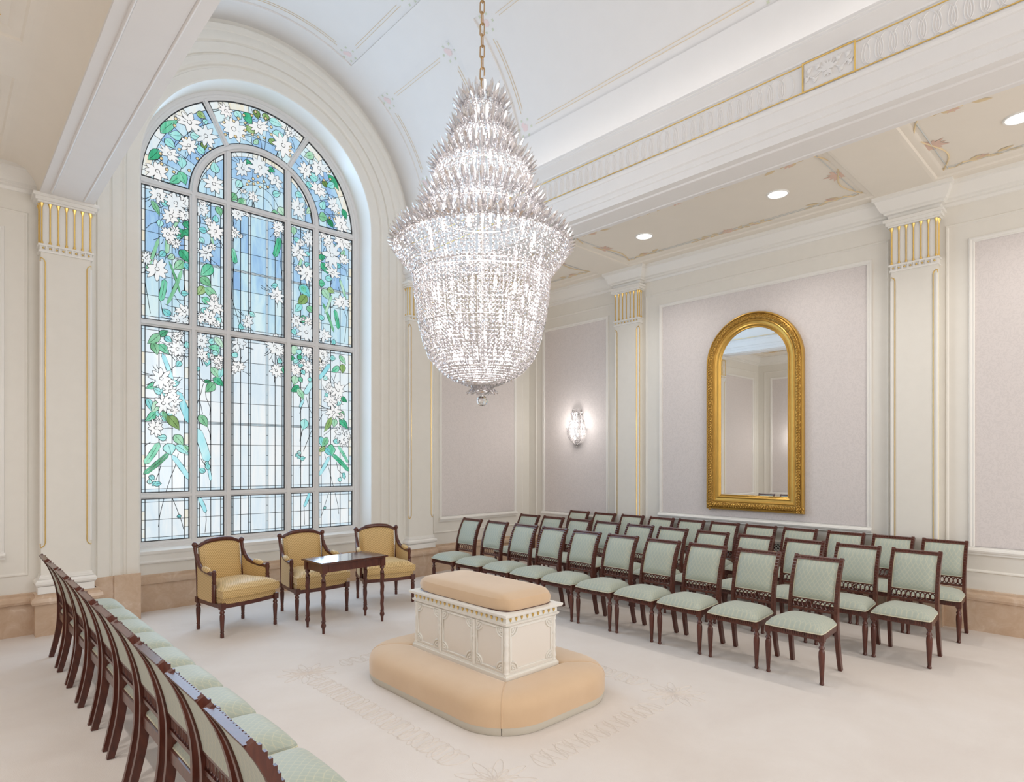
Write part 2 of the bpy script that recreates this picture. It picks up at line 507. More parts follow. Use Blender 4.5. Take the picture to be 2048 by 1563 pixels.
# ---- front (window) wall with the arched opening
w = MB()
w.box(5.86, RX, FY, FY + .2, 0, 5.2); w.box(LX, .67, FY, FY + .2, 0, 5.2)
arcp = arc(AX, AZ, AR, 0, 180, 40)
inner = [(AX + AR, 0)] + arcp + [(AX - AR, 0)]
outer = [(5.86, 0)] + arc(AX, AZ, 2.595, 0, 180, 40) + [(.67, 0)]
w.grid([[mf(a, b, 0) for a, b in inner], [mf(a, b, 0) for a, b in outer]])
wall_f = w.build('wall_front', CREAM, None, 0, 'structure')
MB().grid([[mf(a, b, 0) for a, b in inner], [mf(a, b, -.46) for a, b in inner]]).build('window_reveal', IVORY, wall_f, 30)
MB().frame([(AX + AR, .53)] + arcp + [(AX - AR, .53)],
           [(0, 0), (0, .018), (-.015, .025), (-.13, .025), (-.14, .01), (-.16, .008), (-.175, .03), (-.20, .042), (-.275, .042), (-.285, .026), (-.297, .026),
            (-.305, .048), (-.42, .052), (-.432, .036), (-.45, .056), (-.47, .062), (-.53, .06), (-.56, .05), (-.575, .062), (-.645, .062), (-.645, 0)],
           mf, False).build('arch_moulding', CREAM, wall_f, 25)
for x0, x1, x2 in ((1.28, 1.735, 1.47), (5.36, 4.795, 5.06)):
    MB().box(min(x0, x1), max(x0, x1), FY - .05, FY, 0, .53).build('marble_plinth', MARBLE, wall_f, 0)
    MB().box(min(x1, x2), max(x1, x2), FY - .075, FY - .05, 0, .535).build('marble_plinth', MARBLE, wall_f, 0)
    MB().box(x1 - .001, x1 + .001, FY - .07, FY + .25, 0, .53).build('marble_plinth', MARBLE, wall_f, 0)
ap = MB().box(AX - AR, AX + AR, 8.45, 8.66, .44, .60)
ap.build('window_apron', CREAM, wall_f, 0)
MB().extr([(8.45, .575), (8.425, .585), (8.42, .60), (8.435, .62), (8.43, .685), (8.41, .70), (8.40, .735), (8.42, .75), (8.47, .76), (8.66, .765), (8.66, .575)], 'x', AX - AR, AX + AR).build('window_sill', IVORY, wall_f, 30)
MB().frame([(AX + AR, 8.45), (AX - AR, 8.45)], [(0, 0), (.005, 0), (.005, .325), (.03, .335), (.04, .36), (.035, .395), (.015, .41), (.007, .415), (.007, .445), (0, .45)], lambda a, b, h: (a, b, h), False).build('baseboard', MARBLE, wall_f, 30)

# ---- marble baseboards
BP = [(0, 0), (.02, 0), (.02, .325), (.045, .333), (.056, .36), (.05, .395), (.03, .408), (.024, .415), (.024, .442), (0, .447)]
def base(name, path):
    return MB().frame(path, BP, lambda a, b, h: (a, b, h), False).build(name, MARBLE, None, 30, 'structure')
PR = [(1.68, 2.125), (5.65, 6.10)]          # right-wall pilasters (y)
pth = [(RX, YB)]
for a, b in PR: pth += [(RX, a - .03), (RX - .10, a - .03), (RX - .10, b + .03), (RX, b + .03)]
base('baseboard_right', pth + [(RX, FY)])
base('baseboard_front', [(RX, FY), (5.86, FY), (5.86, 8.04), (5.36, 8.04), (5.36, FY - .02)])
base('baseboard_front', [(1.29, FY - .02), (1.29, 8.04), (.77, 8.04), (.77, FY), (LX, FY)])
pth = [(LX, FY)]
for a, b in PR[::-1]: pth += [(LX, b + .03), (LX + .10, b + .03), (LX + .10, a - .03), (LX, a - .03)]
base('baseboard_left', pth + [(LX, YB)])


# ---- wall bays
def bay(wall, mp, wp, out):
    MB().prism(rect(*wp), mp, 0, .004).build('wallpaper_panel', WALLPAPER, wall, 0)
    MB().frame(rect(*wp), [(0, .003), (0, .016), (-.01, .022), (-.02, .018), (-.035, .026), (-.05, .022), (-.058, 0)], mp).build('panel_moulding', IVORY, wall, 25)
    MB().prism([(wp[0] - .06, wp[2] - .085), (wp[1] + .06, wp[2] - .085), (wp[1] + .05, wp[2] - .0), (wp[0] - .05, wp[2] - .0)],
               mp, 0, .03).build('panel_sill', IVORY, wall, 30)
    MB().tube([mp(wp[0] - .06, wp[2] - .04, .025), mp(wp[1] + .06, wp[2] - .04, .025)], .028, 8).build('panel_sill', IVORY, wall, 40)
    MB().frame(rect(*out), [(.012, 0), (0, .012), (-.012, .014), (-.02, .004), (-.02, 0)], mp).build('bay_moulding', CREAM, wall, 25)


for wall, mp in ((wall_r, mr), (wall_l, ml)):
    bay(wall, mp, (6.36, 7.78, .91, 4.21), (6.16, 8.0, .65, 4.437))
    bay(wall, mp, (2.41, 5.27, 1.04, 4.21), (2.19, 5.56, .65, 4.437))
    bay(wall, mp, (-1.55, 1.354, .91, 4.21), (-1.76, 1.60, .65, 4.437))
bay(wall_f, mf, (6.13, 7.80, .905, 4.21), (5.98, 8.02, .65, 4.437))
bay(wall_f, mf, (-1.17, .46, .905, 4.21), (-1.38, .69, .65, 4.437))

# return-air grille low on the mirror wall
g = MB().box(RX - .02, RX, 2.75, 4.95, .44, .50).box(RX - .02, RX, 2.75, 4.95, .72, .76).build('air_grille', GRILLE, wall_r, 0)
MB().box(RX - .006, RX - .002, 2.75, 4.95, .50, .72).build('grille_back', DARK, g, 0)
lt = MB()
for i in range(46):
    y = 2.72 + i * .0485
    for sg in (1, -1):
        lt.tube([(RX - .012, y if sg > 0 else y + .11, .50), (RX - .012, y + .11 if sg > 0 else y, .61), (RX - .012, y if sg > 0 else y + .11, .72)], .007, 4)
lt.build('lattice', GRILLE, g, 0, 'stuff')

# cornice below the aisle ceilings
CP = [(0, 4.655), (.012, 4.66), (.02, 4.69), (.05, 4.70), (.05, 4.72), (.075, 4.735), (.105, 4.79), (.125, 4.85), (.15, 4.86), (.15, 4.90), (0, 4.90)]
def cornice(name, path):
    return MB().frame(path, CP, lambda a, b, h: (a, b, h), False).build(name, IVORY, None, 25, 'structure')
pth = [(RX, YB)]
for a, b in PR: pth += [(RX, a - .02), (RX - .09, a - .02), (RX - .09, b + .02), (RX, b + .02)]
cornice('trim_1', pth + [(RX, FY), (5.80, FY)])
pth = [(.84, FY), (LX, FY)]
for a, b in PR[::-1]: pth += [(LX, b + .02), (LX + .09, b + .02), (LX + .09, a - .02), (LX, a - .02)]
cornice('trim_2', pth + [(LX, YB)])


def pilaster(wall, mp, s0, s1, d, nfl=7):
    p = MB().prism(rect(s0, s1, .445, 4.55), mp, 0, d)
    root = p.build('pilaster', CREAM, wall, 0)
    b = MB()
    for t0, t1, e in ((.445, .52, .03), (.595, .62, .02), (.62, .64, .01)):
        b.prism(rect(s0 - e, s1 + e, t0, t1), mp, 0, d + e)
    pr = [(0, .52), (.035, .525), (.05, .545), (.05, .57), (.035, .59), (0, .597)]
    b.grid([[mp(s0 - e, t, 0) for e, t in pr], [mp(s0 - e, t, d + e) for e, t in pr], [mp(s1 + e, t, d + e) for e, t in pr], [mp(s1 + e, t, 0) for e, t in pr]])
    b.build('pilaster_base', IVORY, root, 30)
    c = MB()
    for t0, t1, e in ((4.03, 4.05, .018), (4.05, 4.095, .008), (4.095, 4.115, .025), (4.545, 4.565, .03), (4.565, 4.60, .05), (4.60, 4.635, .07)):
        c.prism(rect(s0 - e, s1 + e, t0, t1), mp, 0, d + e)
    c.prism(rect(s0 - .004, s1 + .004, 4.115, 4.545), mp, 0, d + .004)
    c.build('capital', IVORY, root, 30)
    W = s1 - s0
    me = None
    def fl(s, h):
        t = MB().tube([mp(s, 4.12, h), mp(s, 4.135, h), mp(s, 4.145, h), mp(s, 4.16, h), mp(s, 4.49, h), mp(s, 4.505, h), mp(s, 4.53, h), mp(s, 4.543, h)],
                      [.013, .014, .009, .0075, .0075, .009, .016, .019], 6)
        t.build('gold_flute', GOLD, root, 40)
    for i in range(nfl):
        fl(s0 + .006 + (W - .012) * i / (nfl - 1), d + .008)
    for k in (.33, .75):
        fl(s0 - .006, d * k); fl(s1 + .006, d * k)
    dr = MB(); gd = MB()
    for i in range(nfl + 1):
        s = s0 + .02 + (W - .04) * i / nfl
        gd.sphere(mp(s, 4.073, d + .012), .011, 6, 4)
        if i < nfl: dr.prism(rect(s + .016, s + .03, 4.05, 4.095), mp, d, d + .02)
    dr.build('dentil', IVORY, root, 0); gd.build('gilt_bead', GOLD, root, 60)
    # gilt line that rounds each arris, closed at both ends
    t0, t1, a = .94, 3.96, .036
    for s, sg in ((s0, 1), (s1, -1)):
        pts = [mp(s, t0 - .012, d + .002), mp(s + sg * a * .7, t0 + .004, d + .002), mp(s + sg * a, t0 + .035, d + .002), mp(s + sg * a, t1 - .035, d + .002),
               mp(s + sg * a * .7, t1 - .004, d + .002), mp(s, t1 + .012, d + .002)]
        MB().tube(pts, .0055, 5).build('gilt_line', GOLD, root, 60)
        pts = [mp(s - sg * .002, t0 - .012, d), mp(s - sg * .002, t0 + .004, d - a * .7), mp(s - sg * .002, t0 + .035, d - a), mp(s - sg * .002, t1 - .035, d - a),
               mp(s - sg * .002, t1 - .004, d - a * .7), mp(s - sg * .002, t1 + .012, d)]
        MB().tube(pts, .0055, 5).build('gilt_line', GOLD, root, 60)
        MB().tube([mp(s + sg * .004, t0 + .03, d - .004), mp(s + sg * .004, t1 - .03, d - .004)], .016, 6).build('arris_bead', IVORY, root, 60)


for a, b in PR:
    pilaster(wall_r, mr, a, b, .10); pilaster(wall_l, ml, a, b, .10)
pilaster(wall_f, mf, .80, 1.235, .165)
pilaster(wall_f, mf, 5.385, 5.835, .165)

# ---- entablature beams along the nave
EP = [(5.38, 4.63), (5.38, 4.70), (5.366, 4.705), (5.366, 4.756), (5.345, 4.765), (5.335, 4.80), (5.335, 4.885), (5.322, 4.89), (5.312, 4.91), (5.318, 4.93), (5.35, 4.94),
      (5.36, 4.95), (5.36, 5.215), (5.35, 5.22), (5.345, 5.235), (5.325, 5.25), (5.28, 5.285), (5.25, 5.30), (5.243, 5.305), (5.243, 5.325), (5.235, 5.33), (5.235, 5.355), (5.30, 5.365), (5.53, 5.37), (5.85, 5.37), (5.85, 4.63)]
for nm, fx in (('trim_3', lambda x: x), ('trim_4', lambda x: SYM - x)):
    e = MB().extr([(fx(x), z) for x, z in EP], 'y', YB, FY - .02).build(nm, VAULT, None, 20, 'structure')
    sg = 1 if nm == 'trim_3' else -1
    fr = MB(); gl = MB(); md = MB(); mg = MB()
    xs = fx(5.36)
    med = [(1.655, 2.07), (5.67, 6.08)]
    gl.tube([(fx(5.357), YB, 5.20), (fx(5.357), FY - .1, 5.20)], .006, 5); gl.tube([(fx(5.357), YB, 4.968), (fx(5.357), FY - .1, 4.968)], .006, 5)
    y = -1.6
    while y < 7.95:
        if not any(a - .06 < y < b + .06 for a, b in med) and nm == 'trim_3':
            for dx, hh, ww in ((0, 1, .06), (.05, .8, .03)):
                pts = []
                for i in range(16):
                    t = 2 * pi * i / 16
                    zz = 5.075 + .105 * hh * -cos(t); yy = y + dx + ww * sin(t) * (1.15 - .35 * (1 - cos(t)) / 2)
                    pts.append((fx(5.359), yy, zz))
                fr.tube(pts, .0045, 4, closed=True)
        y += .095
    if fr.v: fr.build('frieze_relief', VAULT, e, 60, 'stuff')
    gl.build('gilt_line', GOLD, e, 60)
    if nm == 'trim_3':
        for a, b in med:
            MB().box(5.352, 5.36, a, b, 4.955, 5.213).build('medallion', VAULT, e, 0)
            MB().frame(rect(a, b, 4.957, 5.211), [(0, .008), (0, .016), (.006, .019), (.012, .016), (.012, .006)], lambda s, t, h: (5.36 - h, s, t)).build('medallion_frame', GOLD, e, 30)
            m = MB(); cy = (a + b) / 2; cz = 5.08
            pc = [0]
            def pet(dy, dz, l, wd, ang):
                pc[0] += 1
                pts = [(0, -wd * .1), (.35 * l, -wd), (l, 0), (.35 * l, wd), (0, wd * .1)]
                m.prism(pts, lambda p, q, h: (5.352 - h, cy + dy + p * cos(ang) - q * sin(ang), cz + dz + p * sin(ang) + q * cos(ang)), -.002, .009 + .0007 * (pc[0] % 9))
            for k in range(7): pet(0, -.01, .075 if k % 2 else .09, .016, radians(20 + k * 23.3))
            for k in range(3): pet(0, -.01, .06, .014, radians(240 + k * 30))
            for s2 in (1, -1):
                m.tube([(5.347, cy + s2 * t, cz + .02 * sin(t * 45) - .01) for t in [.03 + .0125 * i for i in range(12)]], .006, 5)
                for q, zz in ((.15, .045), (.165, -.02), (.10, -.05), (.08, .05)):
                    m.sphere((5.346, cy + s2 * q, cz + zz), .019, 6, 4, (.5, 1, 1)); pet(s2 * q, zz, .035, .008, radians(50)); pet(s2 * q, zz, .035, .008, radians(140)); pet(s2 * q, zz, .03, .008, radians(-70))
            m.build('medallion_relief', VAULT, e, 30)
    MB().extr([(fx(5.85), 4.66)] + [(fx(5.85 + .24 * (1 - cos(radians(k * 9)))), 4.66 + .24 * sin(radians(k * 9))) for k in range(11)] + [(fx(5.85), 4.90)], 'y', YB, FY - .02).build('aisle_cove', CEIL, e, 60)
    # soffit recess lines
    MB().box(min(fx(5.49), fx(5.75)), max(fx(5.49), fx(5.75)), YB, FY - .3, 4.622, 4.632).build('soffit_panel', VAULT, e, 0)
    for xx in (5.478, 5.762):
        MB().tube([(fx(xx), YB, 4.626), (fx(xx), FY - .3, 4.626)], .012, 6).build('soffit_moulding', VAULT, e, 60)

# ---- vault with sunk panels
ceiling = setting('ceiling')
BAYS = [(-1.75, 1.68), (2.22, 5.60), (6.08, 7.76)]
SEGS = [(14.5, 52), (65, 115), (128, 165.5)]
def vp(a, y, r=VR): return (VX + r * cos(radians(a)), y, VZ + r * sin(radians(a)))
angs = sorted(set([0, 180] + [x for s in SEGS for x in s] + [i * 3 for i in range(61)]))
ys = sorted(set([YB, FY + .05] + [v for b in BAYS for v in b]))
v = MB()
def sunk(a, y): return any(s[0] < a < s[1] for s in SEGS) and any(b[0] < y < b[1] for b in BAYS)
DP = .022
for i in range(len(angs) - 1):
    for j in range(len(ys) - 1):
        a, b = angs[i], angs[i + 1]; c, d = ys[j], ys[j + 1]
        if b - a < 1e-6: continue
        r = VR + (DP if sunk((a + b) / 2, (c + d) / 2) else 0)
        v.add([vp(a, c, r), vp(b, c, r), vp(b, d, r), vp(a, d, r)], [(0, 1, 2, 3)])
for b in BAYS:
    for s in SEGS:
        for a in s: v.add([vp(a, b[0]), vp(a, b[1]), vp(a, b[1], VR + DP), vp(a, b[0], VR + DP)], [(0, 1, 2, 3)])
        aa = [x for x in angs if s[0] <= x <= s[1]]
        for y in b: v.grid([[vp(a, y) for a in aa], [vp(a, y, VR + DP) for a in aa]])
me = v.mesh('vault', VAULT, 0)
bm = bmesh.new(); bm.from_mesh(me); bmesh.ops.remove_doubles(bm, verts=bm.verts, dist=1e-4); bmesh.ops.recalc_face_normals(bm, faces=bm.faces); bm.to_mesh(me); bm.free()
me.polygons.foreach_set('use_smooth', [True] * len(me.polygons)); me.set_sharp_from_angle(angle=radians(25))
mk('vault', me, ceiling)
# painted lines and roses in the corners of the vault panels
ln = MB(); pk = MB(); gr = MB(); rv = VR + DP - .003
def blob(mb, a, y, rad, n=9, jag=.3, r=None):
    pts = []
    for i in range(n * 2):
        t = pi * i / n; q = rad * (1 if i % 2 else 1 - jag)
        pts.append(vp(a + math.degrees(q * cos(t) / VR), y + q * sin(t), r or rv))
    mb.add(pts, [tuple(range(len(pts)))])
for b in BAYS:
    for s in SEGS:
        for off in (.10, .135):
            o = math.degrees(off / VR); a0, a1, y0, y1 = s[0] + o, s[1] - o, b[0] + off, b[1] - off
            aa = [lerp(a0 + 5, a1 - 5, i / 12) for i in range(13)]
            for a in (a0, a1): ln.tube([vp(a, y0 + .2, rv), vp(a, y1 - .2, rv)], .0032, 4)
            for y in (y0, y1): ln.tube([vp(a, y, rv) for a in aa], .0032, 4)
        o = math.degrees(.12 / VR)
        for a in (s[0] + o, s[1] - o):
            for y in (b[0] + .12, b[1] - .12):
                blob(pk, a, y, .05); blob(pk, a + 1, y + .03, .035, r=rv - .001)
                for k in range(6):
                    t = k * pi / 3 + .4
                    blob(gr, a + math.degrees(.10 * cos(t) / VR), y + .10 * sin(t), .022, 4, .5)
ln.build('painted_line', OCHRE, ceiling, 60, 'stuff'); pk.build('painted_rose', PALEPINK, ceiling, 0, 'stuff'); gr.build('painted_leaf', GREENP, ceiling, 0, 'stuff')

# ---- flat aisle ceilings with sunk painted panels
def aisle(x0, x1, flip):
    fx = (lambda x: SYM - x) if flip else (lambda x: x)
    rx = [-1.33, .49] if flip else [6.22, 7.96]
    bays = [(-1.75, 1.68), (2.22, 5.74), (6.27, 7.95)]
    c = MB().box(x0, rx[0], YB, FY, CZ, CZ + .08).box(rx[1], x1, YB, FY, CZ, CZ + .08)
    yy = [YB] + [q for b in bays for q in b] + [FY]
    for i in range(0, len(yy), 2): c.box(rx[0], rx[1], yy[i], yy[i + 1], CZ, CZ + .08)
    c.build('aisle_ceiling', CEIL, ceiling, 0)
    for b in bays:
        MB().box(rx[0], rx[1], b[0], b[1], CZ + .045, CZ + .08).build('ceiling_panel', CEIL, ceiling, 0)
        MB().frame(rect(rx[0], rx[1], b[0], b[1]), [(0, 0), (.03, .006), (.045, .02), (.085, .026), (.12, .045)], lambda a, q, h: (a, q, CZ + h)).build('ceiling_moulding', CEIL, ceiling, 25)
        P = MB(); V = MB(); L = MB(); z = CZ + .043
        X0, X1, Y0, Y1 = rx[0] + .24, rx[1] - .16, b[0] + .16, b[1] - .16
        if flip: X0, X1 = rx[0] + .16, rx[1] - .19
        cnt = [0]
        def poly(mb, pts, dz=0):
            cnt[0] += 1; q = z - dz - .00002 * (cnt[0] % 60)
            mb.add([(px, py, q) for px, py in pts], [tuple(range(len(pts)))])
        def leaf(x, y, ang, l, wd, mb=V):
            pts = [(t * l, wd * sin(pi * t**.8)) for t in (0, .2, .4, .6, .8, 1)]; pts += [(t * l, -wd * sin(pi * t**.8)) for t in (.8, .6, .4, .2)]
            poly(mb, [(x + p * cos(ang) - q * sin(ang), y + p * sin(ang) + q * cos(ang)) for p, q in pts], .001)
        def flower(x, y, r, n=11):
            for k in range(n): leaf(x, y, 2 * pi * k / n, r * (1 if k % 2 else .8), r * .16, P)
            poly(V, [(x + .12 * r * cos(t), y + .12 * r * sin(t)) for t in [k * pi / 4 for k in range(8)]], .002)
        def vine(pts, wdt=.009): V.tube([(px, py, z - .0005) for px, py in pts], wdt, 4)
        for y, s in ((Y0, 1), (Y1, -1)):
            L.tube([(X0, y, z), (X1, y, z)], .006, 4)
            xm = (X0 + X1) / 2; flower(xm, y, .15)
            for sx in (1, -1):
                hx = (X1 - X0) / 2
                vine([(xm + sx * hx * t, y + .07 * sin(t * pi * 1.15) * s * (1 if sx > 0 else -1)) for t in [i / 10 for i in range(11)]])
                ex = xm + sx * hx
                vine([(ex, y), (ex + sx * .02, y + s * .06), (ex - sx * .05, y + s * .14), (ex - sx * .01, y + s * .25), (ex - sx * .05, y + s * .36)])
                leaf(ex - sx * .02, y - s * .02, atan2(-s, sx * .6), .11, .03); leaf(ex + sx * .01, y - s * .03, atan2(-s, -sx), .09, .025)
                leaf(ex - sx * .02, y + s * .2, atan2(s, -sx), .13, .035); leaf(ex - sx * .02, y + s * .33, atan2(s, sx * .3), .14, .03); leaf(ex - sx * .05, y + s * .42, atan2(s, -sx * .4), .15, .03)
                flower(ex - sx * .06, y + s * .29, .075, 7)
                leaf(ex - sx * .01, y + s * .5, atan2(s, sx * .1), .12, .02)
        for x, s in ((X0, 1), (X1, -1)):
            L.tube([(x, Y0, z), (x, Y1, z)], .0035, 4); L.tube([(x + s * .035, Y0, z), (x + s * .035, Y1, z)], .0025, 4)
            ym = (Y0 + Y1) / 2
            if Y1 - Y0 > 2:
                flower(x, ym, .11)
                for sy in (1, -1):
                    vine([(x + .03 * sin(t * 9), ym + sy * (.05 + .5 * t)) for t in [i / 10 for i in range(11)]], .006)
                    for k in range(6): leaf(x, ym + sy * (.14 + .075 * k), atan2(sy, (1 if k % 2 else -1) * .9), .10, .026)
                    flower(x + .01, ym + sy * .34, .05, 6)
        P.build('painted_flower', PINK, ceiling, 0, 'stuff'); V.build('painted_vine', OCHRE if not flip else GOLDP, ceiling, 0, 'stuff'); L.build('painted_border', GREYP, ceiling, 0, 'stuff')
aisle(5.84, RX, False); aisle(LX, .80, True)
# stained-glass design: flowers (x,z,radius), leaves (x,z,x2,z2,half width,kind), buds, amber beads, tendrils
GF=[(2.382,6.211,.158),(2.578,6.106,.126),(2.374,5.908,.104),(2.151,5.726,.121),(2.015,5.458,.129),(2.678,5.507,.127),(2.931,6.329,.169),(2.827,6.533,.089),(3.048,5.834,.12),(3.057,5.524,.041),(2.027,5.167,.101),(2.219,5.121,.123),(2.322,5.179,.075),(3.271,6.486,.142),(3.612,6.348,.159),(3.721,6.568,.094),(3.283,5.928,.136),(3.492,5.812,.125),(3.194,5.487,.077),(4.154,6.201,.139),(3.945,6.105,.11),(4.147,5.879,.124),(4.385,5.712,.113),(4.508,5.463,.128),(3.832,5.513,.129),(2.219,5.089,.104),(2.166,4.938,.117),(2.131,4.701,.098),(2.225,4.601,.065),(2.01,4.235,.141),(2.528,5.118,.094),(2.693,4.885,.109),(2.578,4.572,.107),(2.699,3.879,.109),(2.32,3.761,.106),(2.629,3.731,.095),(2.248,3.631,.092),(2.528,3.715,.067),(2.332,4.99,.079),(2.983,5.203,.098),(2.943,4.928,.07),(3.546,5.155,.088),(3.517,4.187,.109),(3.119,3.747,.099),(3.988,5.105,.106),(3.833,4.872,.119),(3.957,4.585,.12),(4.362,4.949,.171),(4.312,5.123,.123),(4.514,5.204,.126),(4.379,4.689,.109),(4.531,4.265,.126),(3.957,3.726,.135),(3.802,3.868,.089),(4.23,3.719,.107),(2.997,3.435,.111),(3.488,3.456,.117),(3.973,3.442,.091),(4.213,3.441,.093),(2.056,2.87,.115),(2.241,3.264,.099),(2.152,2.718,.098),(2.08,2.562,.115),(2.208,2.597,.081),(1.994,2.248,.097),(2.525,3.411,.083),(2.525,3.235,.083),(2.734,3.185,.075),(2.241,3.426,.054),(2.743,3.102,.047),(2.987,3.115,.09),(3.522,3.412,.105),(3.511,3.118,.094),(3.97,3.467,.087),(3.981,3.219,.087),(3.791,3.157,.075),(4.224,3.388,.089),(4.212,3.277,.067),(4.463,2.91,.124),(4.342,2.733,.122),(4.39,2.569,.123),(4.487,2.247,.113),(4.561,2.159,.079)]
GL=[(2.027,5.734,1.909,5.57,.055,0),(2.052,5.955,2.253,6.185,.055,0),(2.27,5.484,2.151,5.358,.047,0),(2.261,5.538,2.339,5.392,.057,0),(2.47,6.374,2.578,6.338,.043,3),(2.542,6.015,2.569,5.928,.038,3),(3.097,6.618,3.136,6.522,.061,0),(2.951,6.581,3.028,6.501,.05,2),(3.077,6.409,3.146,6.394,.035,3),(2.951,5.462,2.903,5.378,.045,1),(3.087,5.422,2.96,5.305,.05,1),(3.069,6.608,3.169,6.468,.057,0),(3.22,6.706,3.258,6.591,.045,3),(3.361,6.709,3.361,6.605,.046,3),(3.413,6.638,3.599,6.616,.053,2),(3.094,6.427,3.232,6.375,.051,3),(3.452,6.456,3.653,6.463,.066,2),(3.207,6.276,3.258,6.242,.045,1),(3.426,6.381,3.479,6.308,.046,3),(4.074,6.381,3.93,6.304,.055,1),(4.31,6.154,4.477,5.966,.05,0),(4.22,6.041,4.28,5.948,.042,3),(4.539,5.699,4.602,5.559,.04,0),(4.161,5.482,4.295,5.49,.07,1),(4.295,5.476,4.385,5.374,.042,0),(2.959,5.442,2.911,5.353,.038,1),(2.996,5.403,3.069,5.354,.04,1),(3.069,5.94,3.182,5.92,.036,0),(3.387,5.949,3.492,5.93,.037,0),(3.545,5.445,3.626,5.348,.053,1),(3.452,5.353,3.545,5.339,.042,1),(4.03,5.583,3.959,5.467,.038,1),(1.948,5.076,2.039,4.909,.032,1),(2.248,4.81,2.284,4.681,.059,0),(2.314,4.801,2.375,4.743,.052,0),(2.332,4.924,2.381,4.831,.053,0),(2.027,4.624,1.892,4.197,.018,5),(2.26,4.931,2.166,4.749,.016,5),(2.125,4.648,2.119,4.452,.023,5),(2.272,4.54,2.381,4.394,.059,0),(2.308,4.404,2.201,4.276,.053,1),(2.32,4.38,2.381,4.301,.037,2),(2.201,4.458,2.131,4.39,.032,1),(2.143,4.367,2.272,3.976,.012,5),(2.296,4.296,2.119,3.805,.019,5),(2.096,4.124,2.05,3.844,.032,6),(2.654,4.427,2.516,4.263,.068,0),(2.516,4.236,2.641,4.14,.056,1),(2.553,4.123,2.466,3.999,.049,3),(2.566,4.112,2.725,3.986,.054,1),(2.541,3.972,2.641,3.896,.043,0),(2.718,5.219,2.77,5.11,.043,1),(2.578,5.071,2.68,4.623,.014,5),(2.91,4.712,2.956,4.514,.03,6),(3.561,5.013,3.488,4.726,.038,6),(3.756,5.225,3.771,5.11,.047,1),(3.894,4.812,3.825,4.602,.018,5),(3.856,4.399,4.012,4.256,.071,2),(3.879,4.389,3.957,4.299,.038,0),(3.957,4.269,3.833,4.119,.063,3),(3.879,4.134,3.786,3.999,.048,2),(3.973,4.106,4.06,4.03,.046,1),(3.863,3.922,3.965,3.886,.054,0),(4.181,4.923,4.213,4.838,.058,0),(4.197,4.804,4.295,4.656,.055,0),(4.156,4.489,4.254,4.493,.052,0),(4.213,4.408,4.32,4.266,.058,1),(4.295,4.432,4.404,4.382,.043,3),(4.488,4.618,4.6,4.293,.019,5),(4.362,4.344,4.246,4.045,.018,5),(4.213,4.209,4.395,3.789,.018,5),(4.412,4.135,4.471,3.847,.028,6),(4.565,5.075,4.497,4.918,.035,1),(3.802,3.511,3.741,3.384,.05,1),(2.037,3.425,1.905,3.292,.048,1),(2.041,3.403,2.136,3.483,.037,0),(1.963,3.309,2.013,3.166,.051,1),(2.029,3.295,2.144,3.185,.046,0),(2.009,2.804,1.886,2.737,.037,0),(2.037,2.594,1.947,2.439,.051,1),(1.901,2.611,1.951,2.448,.036,2),(2.009,2.46,1.878,2.327,.042,0),(2.002,2.46,2.104,2.332,.042,2),(2.072,2.464,2.112,2.341,.028,1),(2.12,2.413,2.261,2.231,.058,3),(2.068,3.19,2.184,2.837,.023,4),(2.233,2.733,2.385,2.317,.041,4),(2.69,3.479,2.796,3.343,.04,1),(2.752,3.338,2.615,3.348,.042,0),(2.743,3.308,2.655,3.223,.034,0),(2.646,3.073,2.752,2.924,.044,1),(2.774,3.086,2.743,2.928,.034,2),(2.672,2.935,2.801,2.834,.044,0),(2.681,2.871,2.576,2.741,.056,1),(2.559,2.879,2.646,2.877,.022,0),(2.495,2.432,2.598,2.284,.051,1),(2.035,2.064,1.875,1.798,.036,6),(2.143,1.934,1.861,1.67,.029,6),(2.176,1.913,2.385,1.591,.028,4),(2.205,2.163,2.306,2.037,.053,1),(2.129,2.055,2.167,1.913,.071,2),(2.224,2.036,2.37,1.914,.044,2),(2.311,2.037,2.385,1.947,.026,1),(2.464,2.267,2.606,1.811,.05,4),(2.611,1.745,2.639,1.575,.015,4),(2.494,1.366,2.581,1.154,.022,4),(3.758,3.484,3.78,3.369,.048,1),(3.753,3.355,3.726,3.283,.028,0),(3.825,3.364,3.897,3.313,.034,0),(3.791,3.071,3.769,2.936,.052,1),(3.847,3.055,3.897,2.979,.03,0),(3.847,2.926,3.726,2.836,.045,0),(3.825,2.881,3.919,2.732,.042,1),(4.044,2.997,3.936,2.815,.035,4),(3.914,2.737,3.858,2.615,.017,4),(3.936,2.447,3.908,2.289,.06,2),(4.33,3.3,4.148,3.05,.029,4),(4.487,3.441,4.592,3.317,.036,1),(4.537,3.317,4.537,3.181,.045,3),(4.481,3.277,4.354,3.18,.042,0),(4.5,2.806,4.617,2.738,.036,0),(4.463,2.595,4.555,2.458,.065,1),(4.354,2.5,4.235,2.267,.04,3),(4.487,2.467,4.63,2.325,.047,0),(4.414,2.475,4.39,2.345,.042,1),(4.177,2.194,4.212,2.046,.046,2),(4.289,2.186,4.2,2.046,.047,1),(4.318,2.07,4.384,1.998,.04,0),(3.607,3.191,3.628,3.077,.028,0),(4.256,2.04,4.144,1.975,.032,3),(4.256,2.029,4.365,1.908,.051,2),(4.37,2.058,4.359,1.913,.044,0),(4.37,1.935,4.646,1.675,.03,6),(4.463,2.064,4.634,1.8,.021,6),(4.324,1.902,4.148,1.608,.025,4),(4.012,1.366,3.926,1.157,.02,4)]
